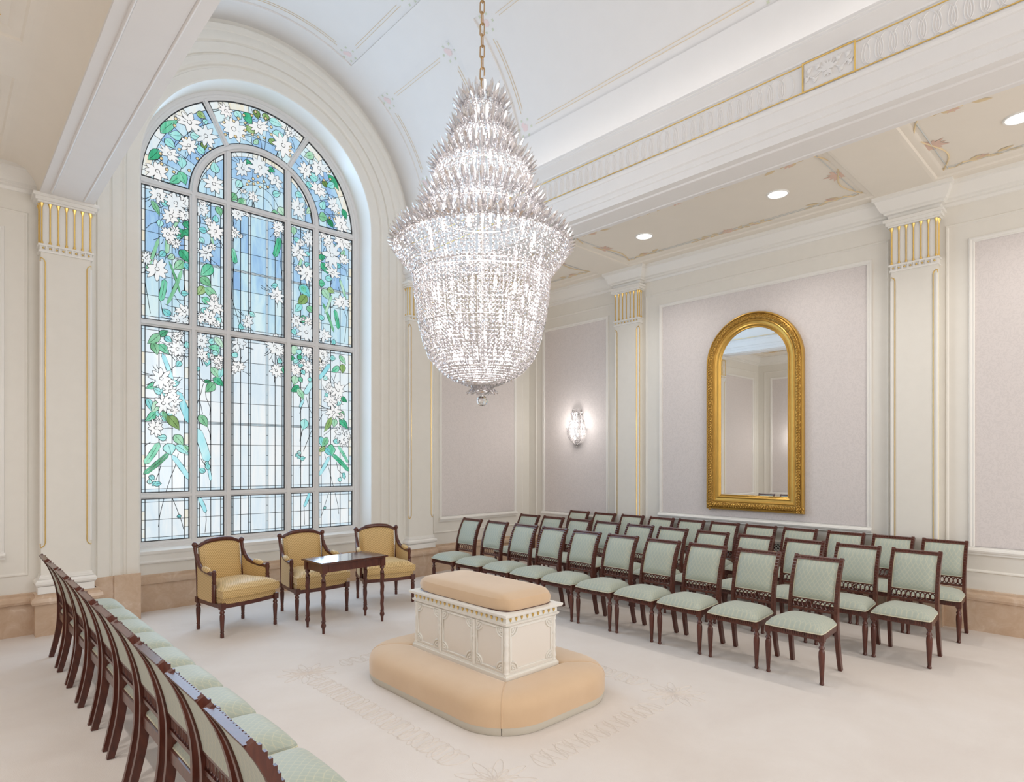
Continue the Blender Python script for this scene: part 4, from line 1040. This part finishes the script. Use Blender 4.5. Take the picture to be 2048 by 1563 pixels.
# ------------------------------------------------------------------ armchairs (local: front towards -y)
TURN = [(.020, .30), (.024, .292), (.018, .282), (.024, .268), (.026, .255), (.019, .247), (.024, .23), (.0245, .20), (.017, .07), (.021, .06), (.016, .052), (.019, .04), (.019, .004), (.015, 0)]
def armchair(loc, rz, label):
    t = thing('armchair', label, 'armchair', (loc[0], loc[1], 0), rz, 'gold armchairs under the window')
    for x, y in ((-.315, -.27), (.315, -.27), (-.265, .265), (.265, .265)):
        m = MB().lathe(TURN, 12, (x, y, 0)); m.box(x - .026, x + .026, y - .026, y + .026, .295, .36)
        m.build('leg', MAHOG, t, 35)
    m = MB()
    bow = [(lerp(-.315, .315, i / 10), -.275 - .03 * sin(pi * i / 10)) for i in range(11)]
    m.grid([[(x, y, .30) for x, y in bow], [(x, y, .342) for x, y in bow], [(x, y + .03, .342) for x, y in bow], [(x, y + .03, .30) for x, y in bow]], closeu=True)
    for s in (1, -1):
        a, b = Vector((s * .318, -.27)), Vector((s * .268, .27)); n = Vector((s * .012, 0))
        m.add([(p.x + q, p.y, z) for p in (a, b) for q in (-.013, .013) for z in (.30, .342)], [(0, 1, 3, 2), (4, 5, 7, 6), (0, 1, 5, 4), (2, 3, 7, 6), (0, 2, 6, 4), (1, 3, 7, 5)])
    m.box(-.27, .27, .255, .28, .30, .345)
    m.build('seat_rail', MAHOG, t, 35)
    # upholstered deck and loose cushion
    def dslab(z0, z1, crown, yf, grow):
        s = MB(); n = 12; top = []
        for i in range(n + 1):
            u = -1 + 2 * i / n; u = math.copysign(abs(u)**.7, u); row = []
            for j in range(n + 1):
                v = -1 + 2 * j / n; v = math.copysign(abs(v)**.7, v)
                hw = lerp(.318 + grow, .255, min(1, max(0, (v + 1) / 2)**1.0)) - (.03 if v > -.45 and grow > .002 else 0) * min(1, (v + .45) * 4)
                y = lerp(yf, .235, (v + 1) / 2) - .035 * (1 - u * u) * max(0, -v)
                e = max(0, (1 - u**4) * (1 - v**4)); row.append((u * hw, y, z1 + crown * e**.5))
            top.append(row)
        rg = [top[i][0] for i in range(n + 1)] + [top[n][j] for j in range(1, n + 1)] + [top[i][n] for i in range(n - 1, -1, -1)] + [top[0][j] for j in range(n - 1, 0, -1)]
        s.grid(top); s.grid([rg] + [[(x * f, (y - .0) * f, z) for x, y, _ in rg] for f, z in ((1.014, lerp(z1, z0, .3)), (1.014, lerp(z1, z0, .7)), (.995, z0))], closev=True)
        k = len(s.v) - len(rg); s.f.append(tuple(range(k, k + len(rg))))
        return s, rg
    s, _ = dslab(.342, .402, 0, -.270, -.006); s.build('seat_deck', YELLOW, t, 50)
    s, rg = dslab(.412, .488, .066, -.312, .014); c = s.build('seat_cushion', YELLOW, t, 50)
    MB().tube([(x * 1.006, y * 1.006, .487) for x, y, z in rg], .005, 5, closed=True).build('welt', YELLOW, c, 60)
    MB().tube([(x * 1.004, y * 1.004, .415) for x, y, z in rg], .005, 5, closed=True).build('welt', YELLOW, c, 60)
    # back posts with ball finials
    for sx in (1, -1):
        m = MB().tube([(sx * .265, .265, .30), (sx * .268, .268, .55), (sx * .275, .285, .75), (sx * .278, .305, .86), (sx * .278, .312, .905)], [.021, .020, .016, .019, .02], 8)
        m.sphere((sx * .278, .315, .918), .031, 10, 6); m.sphere((sx * .278, .315, .885), .022, 8, 5, (1, 1, .5))
        m.build('back_post', MAHOG, t, 50)
        # scrolled arm, pad and front post
        pts = [(sx * .275, .275, .82), (sx * .278, .255, .76), (sx * .285, .20, .70), (sx * .298, .12, .668), (sx * .312, .02, .652), (sx * .318, -.06, .645), (sx * .318, -.115, .642)]
        m = MB().tube(pts, [.014, .022, .024, .022, .021, .021, .020], 8); m.build('arm', MAHOG, t, 50)
        p = MB().tube([(sx * .300, .11, .675), (sx * .304, .085, .684), (sx * .310, .04, .678), (sx * .315, -.02, .668), (sx * .316, -.04, .658)], [.012, .027, .030, .029, .014], 10); p.build('arm_pad', YELLOW, t, 60)
        m = MB().lathe([(.023, .345), (.023, .53), (.018, .54), (.023, .555), (.017, .58), (.022, .62), (.025, .64), (.020, .655), (.024, .668), (.016, .682), (.003, .688)], 10, (sx * .318, -.125, 0)); m.build('arm_post', MAHOG, t, 40)
        pr = [(-.115, .345), (.26, .345), (.268, .74), (.20, .682), (.12, .65), (.02, .634), (-.11, .626)]
        MB().prism([(a, b) for a, b in pr], lambda p, q, h, sx=sx: (sx * (lerp(.318, .268, (p + .12) / .39)) + h, p, q), -.012, .012).build('side_panel', YELLOW, t, 0)
    # padded back with arched top and carved crest
    b = MB(); fr, bk = [], []
    def topz(v): return .885 + .065 * sqrt(max(0, 1 - v * v * .95)) - .012
    for i in range(11):
        tt = i / 10; a, c = [], []
        for j in range(13):
            v = -1 + 2 * j / 12; z = lerp(.40, topz(v), tt); y = .248 + .062 * (z - .40) / .55
            e = max(0, (1 - (2 * tt - 1)**6) * (1 - v**6)); a.append((.238 * v, y - .012 - .03 * e**.5, z)); c.append((.238 * v, y + .022, z))
        fr.append(a); bk.append(c)
    b.grid(fr); b.grid(bk)
    for q0, q1 in ((fr[0], bk[0]), (fr[-1], bk[-1]), ([r[0] for r in fr], [r[0] for r in bk]), ([r[-1] for r in fr], [r[-1] for r in bk])): b.grid([q0, q1])
    bo = b.build('backrest', YELLOW, t, 50)
    MB().tube([fr[i][1] for i in range(11)] + [(x, y - .004, z - .018) for x, y, z in fr[10][2:11]] + [fr[i][11] for i in range(10, -1, -1)], .0045, 5).build('welt', YELLOW, bo, 60)
    m = MB(); cr = [(.238 * v, .302, topz(v) + .018) for v in [-1 + i / 8 for i in range(17)]]
    m.tube([(-.272, .31, .895), (-.252, .305, .895)] + cr + [(.252, .305, .895), (.272, .31, .895)], [.014, .014] + [.027 if 2 < i < 14 else .016 for i in range(17)] + [.014, .014], 8)
    m.tube([(x, y - .012, z - .012) for x, y, z in cr], .010, 6)
    m.build('crest_rail', MAHOG, t, 50)
    return t
armchair((2.405, 7.005), radians(13.3), 'gold silk armchair standing clear of the table, angled towards it')
armchair((3.345, 7.09), 0, 'gold silk armchair directly behind the small polished table')
armchair((4.285, 7.01), radians(-14.5), 'gold silk armchair between the table and the first row of side chairs')

# ------------------------------------------------------------------ writing table
t = thing('side_table', 'small polished mahogany table with twist-turned legs before the armchairs', 'table', (3.352, 6.275, 0), radians(1.2))
m = MB()
for hx, hy, z0, z1 in ((.395, .215, .735, .741), (.412, .232, .741, .754), (.406, .226, .754, .757)): m.box(-hx, hx, -hy, hy, z0, z1)
m.build('table_top', MAHOGT, t, 0)
m = MB(); m.box(-.38, .38, -.200, -.185, .648, .735); m.box(-.38, .38, .185, .2, .648, .735); m.box(-.38, -.365, -.2, .2, .648, .735); m.box(.365, .38, -.2, .2, .648, .735)
for s in (-1, 1):
    for d in (-1, 1): m.tube([(s * .31, d * .2015, .652), (s * .31, d * .2015, .732)], .003, 4)
m.build('apron', MAHOG, t, 0)
for sx in (1, -1):
    for sy in (1, -1):
        x, y = sx * .362, sy * .182
        m = MB().box(x - .027, x + .027, y - .027, y + .027, .64, .737)
        m.lathe([(.018, .645), (.023, .632), (.027, .618), (.016, .605), (.013, .59), (.022, .575), (.024, .56), (.017, .548)], 12, (x, y, 0))
        rows = []
        for i in range(29):
            z = lerp(.55, .135, i / 28); r = lerp(.0235, .0185, i / 28); row = []
            for k in range(12):
                a = 2 * pi * k / 12 + i * .33; q = r * (1 + .13 * cos(3 * (2 * pi * k / 12) + i * .75))
                row.append((x + q * cos(2 * pi * k / 12), y + q * sin(2 * pi * k / 12), z))
            rows.append(row)
        m.grid(rows, closev=True)
        m.lathe([(.017, .137), (.026, .128), (.018, .118), (.020, .108), (.027, .09), (.026, .075), (.016, .055), (.014, .02), (.013, 0)], 12, (x, y, 0))
        m.build('leg', MAHOG, t, 35)

# ------------------------------------------------------------------ altar with velvet cushion and kneeling cushions
ACX, ACY = 3.29, 3.84
al = thing('altar', 'white carved altar with gilt drops below its cornice, ringed by kneeling cushions', 'altar', (ACX, ACY, 0))
HX, HY = .262, .575
m = MB().box(-.283, .283, -.597, .597, .0, .262); m.box(-.275, .275, -.588, .588, .262, .275); m.build('plinth', ALTARW, al, 0)
MB().box(-HX, HX, -HY, HY, .27, .645).build('body', ALTARP, al, 0)
m = MB()
m.frame([(-HX, -HY), (HX, -HY), (HX, HY), (-HX, HY)], [(.01, .625), (-.012, .632), (-.022, .638), (-.026, .652), (-.012, .656), (-.012, .692), (-.03, .696), (-.042, .702), (-.046, .712), (-.046, .722), (-.03, .727), (.05, .727)], lambda a, b, h: (a, b, h))
m.box(-HX - .02, HX + .02, -HY - .02, HY + .02, .70, .726)
m.build('cornice', ALTARW, al, 25)
dme = MB().lathe([(.010, .014), (.0095, .006), (.005, -.006), (.0005, -.014)], 6).mesh('gilt_drop', GOLD, 40)
def drops(n, f):
    for i in range(n):
        x, y, nx, ny = f((i + .5) / n)
        mk('gilt_drop', dme, al, None, (x + nx * .004, y + ny * .004, .674))
for s in (1, -1):
    drops(20, lambda q, s=s: (s * (HX + .012), lerp(-HY, HY, q), s, 0)); drops(9, lambda q, s=s: (lerp(-HX, HX, q), s * (HY + .012), 0, s))
COLN = [(.020, .272), (.024, .282), (.018, .292), (.023, .31), (.020, .33), (.0165, .36), (.0225, .375), (.0165, .39), (.020, .43), (.0155, .475), (.022, .49), (.0155, .505), (.020, .55), (.016, .585), (.022, .60), (.018, .61), (.024, .625)]
def colon(x, y, k=1.): MB().lathe([(r * k, z) for r, z in COLN], 10, (x, y, 0)).build('colonette', ALTARW, al, 50)
for sx in (1, -1):
    for sy in (1, -1): colon(sx * (HX - .008), sy * (HY - .008))
for sx in (1, -1):
    for y in (-.215, .215): colon(sx * (HX + .004), y, .75)
def apanel(mp, s0, s1, t0=.30, t1=.61):
    n = .062; path = []
    for cx, cz, a0 in ((s0, t0, 90), (s1, t0, 180), (s1, t1, 270), (s0, t1, 0)):
        for i in range(7):
            a = radians(a0 - i * 15); path.append((cx + n * cos(a), cz + n * sin(a)))
    path = [path[6 - i] if i < 7 else None for i in range(7)] + path[7:] if False else path
    q = MB(); q.tube([mp(a, b, .003) for a, b in path], .0075, 6, closed=True)
    q.build('panel_frame', ALTARW, al, 60)
    MB().frame(rect(s0 - .012, s1 + .012, t0 - .012, t1 + .012), [(0, 0), (0, .006), (.008, .008), (.012, 0)], mp).build('panel_border', ALTARW, al, 25)
    c = MB()
    for cx, cz, a0 in ((s0, t0, 0), (s1, t0, 90), (s1, t1, 180), (s0, t1, 270)):
        c.tube([mp(cx + .042 * cos(radians(a0 + i * 15)), cz + .042 * sin(radians(a0 + i * 15)), .004) for i in range(7)], .0065, 5)
        for k, r in ((25, .024), (65, .024), (45, .036), (45, .016)):
            p = mp(cx + r * cos(radians(a0 + k)), cz + r * sin(radians(a0 + k)), .004); c.sphere(p, .0085 if r < .03 else .007, 6, 4)
    c.build('corner_scroll', ALTARW, al, 60)
for s in (1, -1):
    mp = lambda a, b, h, s=s: (s * (HX + h), a, b)
    for a, b in ((-.535, -.25), (-.18, .18), (.25, .535)): apanel(mp, a, b)
    mp = lambda a, b, h, s=s: (a, s * (HY + h), b)
    apanel(mp, -.215, .215)
cu = pillow(MB(), ACX, ACY, .266, .578, .729, .815, .045, 14, 6., 0, .22).build('altar_cushion', VELVET, None, 60)
tag(cu, 'thick peach velvet cushion lying on top of the white altar', 'cushion')
MB().tube([(ACX + sx * x, ACY + sy * y, .7305) for sx, sy, q in ((-1, -1, ((.262, .48), (.235, .548), (.17, .574))), (1, -1, ((.17, .574), (.235, .548), (.262, .48))), (1, 1, ((.262, .48), (.235, .548), (.17, .574))), (-1, 1, ((.17, .574), (.235, .548), (.262, .48)))) for x, y in q], .0035, 4, closed=True).build('dark_welt', MAHOG, cu, 60)

OX, OY, RC = .665, .955, .40
def kneel(side, label):
    # outer outline of one quarter ring piece, mitred at the altar corners
    cs = []
    def corner(cx, cy, a0): return [(cx + RC * cos(radians(a0 + i * 7.5)), cy + RC * sin(radians(a0 + i * 7.5)), cos(radians(a0 + i * 7.5)), sin(radians(a0 + i * 7.5))) for i in range(7)]
    ix, iy = OX - RC, OY - RC
    if side == 'w': o = corner(-ix, iy, 135)[:] + corner(-ix, -iy, 180)
    if side == 's': o = corner(-ix, -iy, 225) + corner(ix, -iy, 270)
    if side == 'e': o = corner(ix, -iy, 315) + corner(ix, iy, 0)
    if side == 'n': o = corner(ix, iy, 45) + corner(-ix, iy, 90)
    # refine the straight part
    o = o[:7] + [tuple(lerp(o[6][k], o[7][k], i / 8) for k in range(4)) for i in range(1, 8)] + o[7:]
    ax, ay = .287, .601
    e0, e1 = {'w': ((-ax, ay), (-ax, -ay)), 's': ((-ax, -ay), (ax, -ay)), 'e': ((ax, -ay), (ax, ay)), 'n': ((ax, ay), (-ax, ay))}[side]
    N = len(o) - 1; top, hem = [], []
    L = [0]
    for i in range(N): L.append(L[-1] + sqrt((o[i + 1][0] - o[i][0])**2 + (o[i + 1][1] - o[i][1])**2))
    for i in range(N + 1):
        f = L[i] / L[-1]; x, y, nx, ny = o[i]; q = (lerp(e0[0], e1[0], f), lerp(e0[1], e1[1], f))
        # keep a hair of air at the mitres
        row = [(q[0], q[1], .06), (q[0], q[1], .225), (lerp(q[0], x, .05), lerp(q[1], y, .05), .246)]
        endk = min(1, min(f, 1 - f) / .035)
        for k in range(1, 6): row.append((lerp(q[0], x - nx * .10, k / 5.), lerp(q[1], y - ny * .10, k / 5.), .250 + .012 * sin(pi * k / 6) - .006 * (1 - endk)))
        for k in range(1, 7):
            a = radians(90 - k * 15); row.append((x - nx * .10 + nx * .104 * cos(a), y - ny * .10 + ny * .104 * cos(a), .150 + (.10 - .006 * (1 - endk)) * sin(a)))
        row.append((x + nx * .003, y + ny * .003, .058)); top.append(row)
        hem.append([(x + nx * .002, y + ny * .002, .060), (x, y, .03), (x - nx * .012, y - ny * .012, .002), (q[0], q[1], .002), (q[0], q[1], .06)])
    def shift(r, i):
        k = .003 if i == 0 else -.003 if i == N else 0
        d = Vector((o[1][0] - o[0][0], o[1][1] - o[0][1])).normalized() if i == 0 else Vector((o[N][0] - o[N - 1][0], o[N][1] - o[N - 1][1])).normalized()
        return [(x + d.x * k, y + d.y * k, z) for x, y, z in r]
    top[0], top[N], hem[0], hem[N] = shift(top[0], 0), shift(top[N], N), shift(hem[0], 0), shift(hem[N], N)
    m = MB().grid(top); k = len(top[0]); m.f.append(tuple(range(k))); m.f.append(tuple(range(N * k, N * k + k)))
    t = thing('kneeling_cushion', label, 'cushion', (ACX, ACY, 0), 0, 'kneeling cushions round the altar')
    m.build('padding', VELVET, t, 60)
    m = MB().grid(hem, closev=True); m.f.append(tuple(range(5))); m.f.append(tuple(range(N * 5, N * 5 + 5)))
    m.build('hem_band', HEM, t, 40)
    MB().tube(top[0][2:], .0035, 4).build('end_piping', VELVET, t, 60); MB().tube(top[N][2:], .0035, 4).build('end_piping', VELVET, t, 60)
kneel('w', 'long peach kneeling cushion along the altar side facing the single chair row')
kneel('s', 'short peach kneeling cushion at the altar end away from the window')
kneel('e', 'long peach kneeling cushion along the altar side facing the mirror wall')
kneel('n', 'short peach kneeling cushion at the altar end towards the window')

# ------------------------------------------------------------------ gilt mirror
mi = thing('wall_mirror', 'tall arched mirror in an ornate gilt frame hung on the wallpaper', 'mirror', (RX, 3.815, 0))
def mm(s, t, h): return (-.006 - h, s, t)
def archpath(hw, zb, zs, n=24): return [(-hw, zb), (hw, zb)] + arc(0, zs, hw, 0, 180, n)
MB().prism(archpath(.50, 1.36, 3.20), mm, 0, .022).build('mirror_glass', MIRROR, mi, 0)
pth = archpath(.683, 1.145, 3.20)
MB().frame(pth, [(0, 0), (0, .05), (.008, .062), (.02, .066), (.028, .058)], mm).build('frame_edge', GILT2, mi, 25)
MB().frame(pth, [(.028, .056), (.04, .066), (.06, .073), (.085, .074), (.10, .066), (.108, .056)], mm).build('ornament_band', ORNATE, mi, 40)
MB().frame(pth, [(.108, .05), (.108, .06), (.118, .066), (.128, .060), (.132, .05), (.16, .042), (.175, .046), (.185, .040), (.195, .03), (.205, .033), (.213, .026), (.213, .0)], mm).build('inner_frame', GILT2, mi, 20)
def alongp(path, step, off):
    out = []; N = len(path); nor = []
    tot = 0
    for i in range(N):
        a = Vector(path[i]); b = Vector(path[(i + 1) % N]); d = (b - a).normalized(); n = Vector((-d.y, d.x)); L = (b - a).length; t = (step - tot % step) % step
        while t < L: out.append((a + d * t + n * off, d)); t += step
        tot += L
    return out
bd = MB(); pl = MB()
for p, d in alongp(pth, .036, .062):
    a = atan2(d.y, d.x)
    for s in (1, -1):
        bd.tube([mm(p.x + d.x * u - d.y * v * s, p.y + d.y * u + d.x * v * s, .074) for u, v in ((-.016, .0), (-.006, .016), (.008, .018), (.014, .006), (.006, .002))], [.003, .005, .0055, .005, .003], 4)
    bd.sphere(mm(p.x, p.y, .074), .008, 6, 4)
for p, d in alongp(pth, .016, .104): pl.sphere(mm(p.x, p.y, .06), .006, 5, 3)
bd.build('carved_scrolls', GILT2, mi, 60, 'stuff'); pl.build('pearl_beading', GILT2, mi, 60, 'stuff')

# ------------------------------------------------------------------ downlights
def downlight(x, y, label):
    z = CZ + .045
    t = thing('downlight', label, 'ceiling light', (x, y, z))
    MB().lathe([(.105, -.012), (.120, -.012), (.124, -.004), (.124, 0), (.100, 0), (.105, -.012)], 24, caps=False).build('trim_ring', PLASTIC, t, 30)
    MB().lathe([(.001, -.006), (.104, -.006), (.104, -.002)], 24).build('lamp_disc', LAMPDISC, t, 0)
for (x, y), w_ in zip(DLR, ('nearest the window', 'in the middle, above the mirror', 'farthest from the window')):
    downlight(x, y, 'recessed downlight in the mirror-side ceiling, ' + w_)
for (x, y), w_ in zip(DLL, ('nearest the window', 'in the middle', 'farthest from the window')):
    downlight(x, y, 'recessed downlight over the single chair row aisle, ' + w_)
# ------------------------------------------------------------------ crystal chandelier
ch = thing('chandelier', 'huge tiered crystal chandelier hanging on a brass chain above the altar', 'chandelier', (CHX, CHY, 0))
D_ = 5.0506; PXM = 241.28
def zv(v): return 1.85 + (919 - v) / PXM
# curtain profiles: list of (z, r)
bowl_px = [(552, 136), (600, 132), (650, 124.5), (686, 116), (716, 105), (742, 83), (758, 60), (768, 34), (772, 22)]
BOWL = [(zv(v), r / PXM) for v, r in bowl_px]
RIMU = [(zv(v), r / PXM) for v, r in ((492, 176), (505, 173), (520, 163), (538, 148), (556, 135))]
TIERS = [  # (curtain (v,r px) points, strands)
    ([(198, 30), (210, 40), (222, 43)], 30),
    ([(224, 42), (245, 46), (262, 52), (277, 60)], 40),
    ([(278, 58), (300, 70), (325, 84), (345, 95)], 56),
    ([(346, 92), (372, 100), (400, 109), (427, 117)], 66),
    ([(428, 113), (450, 122), (470, 140), (488, 162), (494, 172)], 72),
]
def resample(pts, step):
    """points [(z,r)] at equal arc steps"""
    fine = []
    for i in range(len(pts) - 1):
        for k in range(20): fine.append((lerp(pts[i][0], pts[i + 1][0], k / 20), lerp(pts[i][1], pts[i + 1][1], k / 20)))
    fine.append(pts[-1]); out = [fine[0]]; acc = 0
    for i in range(1, len(fine)):
        acc += sqrt((fine[i][0] - fine[i - 1][0])**2 + (fine[i][1] - fine[i - 1][1])**2)
        if acc >= step: out.append(fine[i]); acc = 0
    return out
def strand(pts, step, br, seed):
    r_ = random.Random(seed); m = MB()
    for i, (z, r) in enumerate(resample(pts, step)):
        k = r_.random() * 6.28; b = br * r_.uniform(.9, 1.08)
        ring_ = [(r + b * cos(k + 2 * pi * j / 6) * 1., b * sin(k + 2 * pi * j / 6), z + b * .12) for j in range(6)]
        n = len(m.v); m.v += ring_ + [(r, 0, z + b * .95), (r, 0, z - b * 1.05)]
        for j in range(6): m.f += [(n + j, n + (j + 1) % 6, n + 6), (n + (j + 1) % 6, n + j, n + 7)]
    return m
def curtain(par, pts, cnt, step, br, mat, off=0., variants=3, name='crystal_strand'):
    mes = [strand(pts, step, br, i + len(pts) * 7).mesh(name, mat, 0) for i in range(variants)]
    for i in range(cnt): mk(name, mes[i % variants], par, rot=(0, 0, off + 2 * pi * i / cnt))
curtain(ch, BOWL, 108, .0285, .0128, CRYSTAL, variants=5)
curtain(ch, RIMU, 84, .026, .0118, CRYSTAL, .02)
for pts, n in TIERS: curtain(ch, [(zv(v), r / PXM) for v, r in pts], n, .024, .0115, CRYSTAL, n * .1)
# inner curtain gives the depth seen through the front strands
inn = MB()
for i in range(54):
    a = 2 * pi * i / 54
    for z, r in resample([(zv(500), .50), (zv(600), .47), (zv(690), .40), (zv(745), .25)], .034):
        s = MB(); inn.sphere((r * cos(a), r * sin(a), z), .011, 5, 3)
inn.build('inner_beads', CRYSTAL, ch, 0, 'stuff')
# crystal spears flaring from each ring
def spear_mesh(L, w, lean):
    m = MB(); rows = []
    for t, q in ((0, .35), (.25, .7), (.6, 1), (.82, .8), (1, .05)):
        x = sin(lean) * L * t + .05 * L * t * t; z = cos(lean) * L * t
        rows.append([(x + w * q * .45 * cos(k * pi / 2), w * q * sin(k * pi / 2), z) for k in range(4)])
    m.grid(rows, closev=True); return m
RINGS = [(216, 40, 0, 40, 20, .30), (224, 42, 0, 30, 20, .75), (270, 55, 0, 36, 26, .35), (277, 58, 0, 26, 26, .8), (338, 84, 0, 40, 36, .50), (346, 92, 0, 28, 36, .85),
         (415, 106, 0, 42, 44, .60), (427, 114, 0, 28, 44, .9), (480, 152, 0, 36, 54, .75), (492, 168, 0, 30, 60, .55), (497, 170, 0, 22, 60, 1.1)]
for v, r, dr, L, n, lean in RINGS:
    me = spear_mesh(L * .86 / PXM, .0165, lean).mesh('crystal_spear', CRYSTAL, 0)
    for i in range(n):
        a = 2 * pi * (i + (.5 if v in (224, 277, 346, 427, 480) else 0)) / n
        mk('crystal_spear', me, ch, None, (r / PXM * cos(a), r / PXM * sin(a), zv(v)), (0, 0, a))
cs = MB()
for v, r, dr, L, n, lean in RINGS:                      # short curled leaves between the spears
    m = n
    for i in range(m):
        a = 2 * pi * (i + .5) / m; l = L / PXM * .7
        cs.tube([((r / PXM + l * t * sin(lean * 1.25)) * cos(a), (r / PXM + l * t * sin(lean * 1.25)) * sin(a), zv(v) - .01 + l * t * cos(lean * 1.25)) for t in (0, .5, 1)], [.006, .012, .002], 4)
cs.build('crystal_leaflets', CRYSTAL, ch, 0, 'stuff')
fr = MB()
fr.tube([(0, 0, zv(178)), (0, 0, zv(768))], .012, 8)
for v, r in ((224, 36), (277, 46), (347, 75), (427, 100), (494, 170), (554, 135), (655, 122), (742, 82)):
    fr.tube([(r / PXM * cos(2 * pi * i / 40), r / PXM * sin(2 * pi * i / 40), zv(v)) for i in range(40)], .006, 5, closed=True)
for k in range(8):
    a = k * pi / 4
    fr.tube([(0, 0, zv(520)), (.53 * cos(a), .53 * sin(a), zv(556))], .006, 5)
    fr.tube([(.54 * cos(a), .54 * sin(a), zv(600)), (.47 * cos(a), .47 * sin(a), zv(700)), (.1 * cos(a), .1 * sin(a), zv(770))], .005, 4)
fr.build('frame', SILVER, ch, 50)
# candle bulbs
bm_ = MB().lathe([(.001, .055), (.006, .045), (.013, .02), (.015, .0), (.010, -.02), (.010, -.05), (.001, -.052)], 8).mesh('bulb', BULB, 60)
k = 0
for v, r, n in ((215, 16, 4), (262, 24, 6), (330, 40, 8), (410, 60, 10), (480, 105, 12), (590, 95, 14), (650, 88, 14), (715, 55, 10), (752, 26, 6)):
    for i in range(n):
        a = 2 * pi * (i + .3 * k) / n; mk('bulb', bm_, ch, None, (r / PXM * cos(a), r / PXM * sin(a), zv(v)))
    k += 1
# bottom collar of petals and the pendant ball
MB().lathe([(.118, zv(767)), (.122, zv(772)), (.09, zv(776)), (.055, zv(786)), (.02, zv(790))], 24).build('collar', CRYSTAL, ch, 40)
pt = MB()
for rad, zz, l, n in ((.075, zv(776), .075, 12), (.055, zv(778), .055, 10)):
    for i in range(n):
        a = 2 * pi * i / n
        rows = []
        for t in (0, .35, .7, .9, 1):
            wd = .024 * sin(pi * (.25 + .62 * t)) * (1 if t < 1 else .7); q = rad + l * t * .8; z = zz - l * (.25 * t + .35 * t * t)
            rows.append([(q * cos(a) - s * wd * sin(a), q * sin(a) + s * wd * cos(a), z + .004 * (1 - s * s)) for s in (-1, -.5, 0, .5, 1)])
        pt.grid(rows); pt.tube([r[0] for r in rows] + [rows[-1][2]] + [r[-1] for r in rows[::-1]], .003, 4)
pt.build('petal_skirt', CRYSTAL, ch, 60)
MB().sphere((0, 0, zv(801)), .046, 10, 7).build('crystal_ball', CLEARB, ch, 0)
MB().tube([(0, 0, zv(791)), (0, 0, zv(786))], .012, 8).build('ball_cap', SILVER, ch, 40)
# chain
lk = MB()
lp = [(.019 * cos(t) , 0, (.034 if sin(t) > 0 else -.034) + .019 * sin(t)) for t in [2 * pi * i / 14 for i in range(14)]]
lme = lk.tube(lp, .0055, 6, closed=True).mesh('chain_link', BRASS, 60)
z = zv(170); i = 0
while z < VZ + sqrt(VR**2 - (CHX - VX)**2) + .02:
    mk('chain_link', lme, ch, None, (0, 0, z), (0, 0, (pi / 2) * (i % 2) + .5)); z += .092; i += 1
MB().tube([(0, 0, zv(186)), (-.012, 0, zv(180)), (0, 0, zv(174))], .006, 5).build('chain_hook', BRASS, ch, 60)

# ------------------------------------------------------------------ wall sconce
sn = thing('wall_sconce', 'small crystal sconce glowing on the lilac wallpaper beside the corner pilaster', 'wall light', (RX - .004, 6.99, 0))
MB().lathe([(.05, 2.16), (.06, 2.2), (.06, 2.6), (.05, 2.64)], 12, (0, 0, 0), pi / 2, 3 * pi / 2).build('back_plate', SILVER, sn, 40)
def scurt(pts, n, step=.022, br=.0095):
    mes = [strand(pts, step, br, 50 + i).mesh('crystal_strand', CRYSTAL, 0) for i in range(3)]
    for i in range(n): mk('crystal_strand', mes[i % 3], sn, rot=(0, 0, pi / 2 + pi * (i + .5) / n))
scurt([(2.37, .19), (2.30, .185), (2.22, .15), (2.14, .085), (2.105, .03)], 18)
scurt([(2.62, .11), (2.55, .115), (2.49, .135)], 11); scurt([(2.50, .14), (2.44, .155), (2.38, .185)], 14); scurt([(2.70, .09), (2.62, .095)], 9)
for z, r, n, L, lean in ((2.37, .175, 11, .055, .7), (2.49, .13, 9, .06, .6), (2.62, .10, 8, .06, .45), (2.68, .085, 7, .055, .2)):
    me = spear_mesh(L, .014, lean).mesh('crystal_spear', CRYSTAL, 0)
    for i in range(n):
        a = pi / 2 + pi * (i + .5) / n; mk('crystal_spear', me, sn, None, (r * cos(a), r * sin(a), z), (0, 0, a))
sb = MB().lathe([(.001, .035), (.006, .028), (.010, .01), (.010, -.01), (.001, -.03)], 8).mesh('bulb', BULB, 60)
for y, z in ((-.07, 2.28), (.07, 2.28), (0, 2.22), (-.05, 2.45), (.05, 2.45), (0, 2.6)): mk('bulb', sb, sn, None, (-.085, y, z))
MB().sphere((-.02, 0, 2.085), .02, 8, 5).build('finial', CRYSTAL, sn, 0)
sn2 = dup(sn, (LX + .004, 6.99, 0), pi, 'small crystal sconce on the far side wall behind the single chair row')
sn['group'] = sn2['group'] = 'crystal wall sconces'
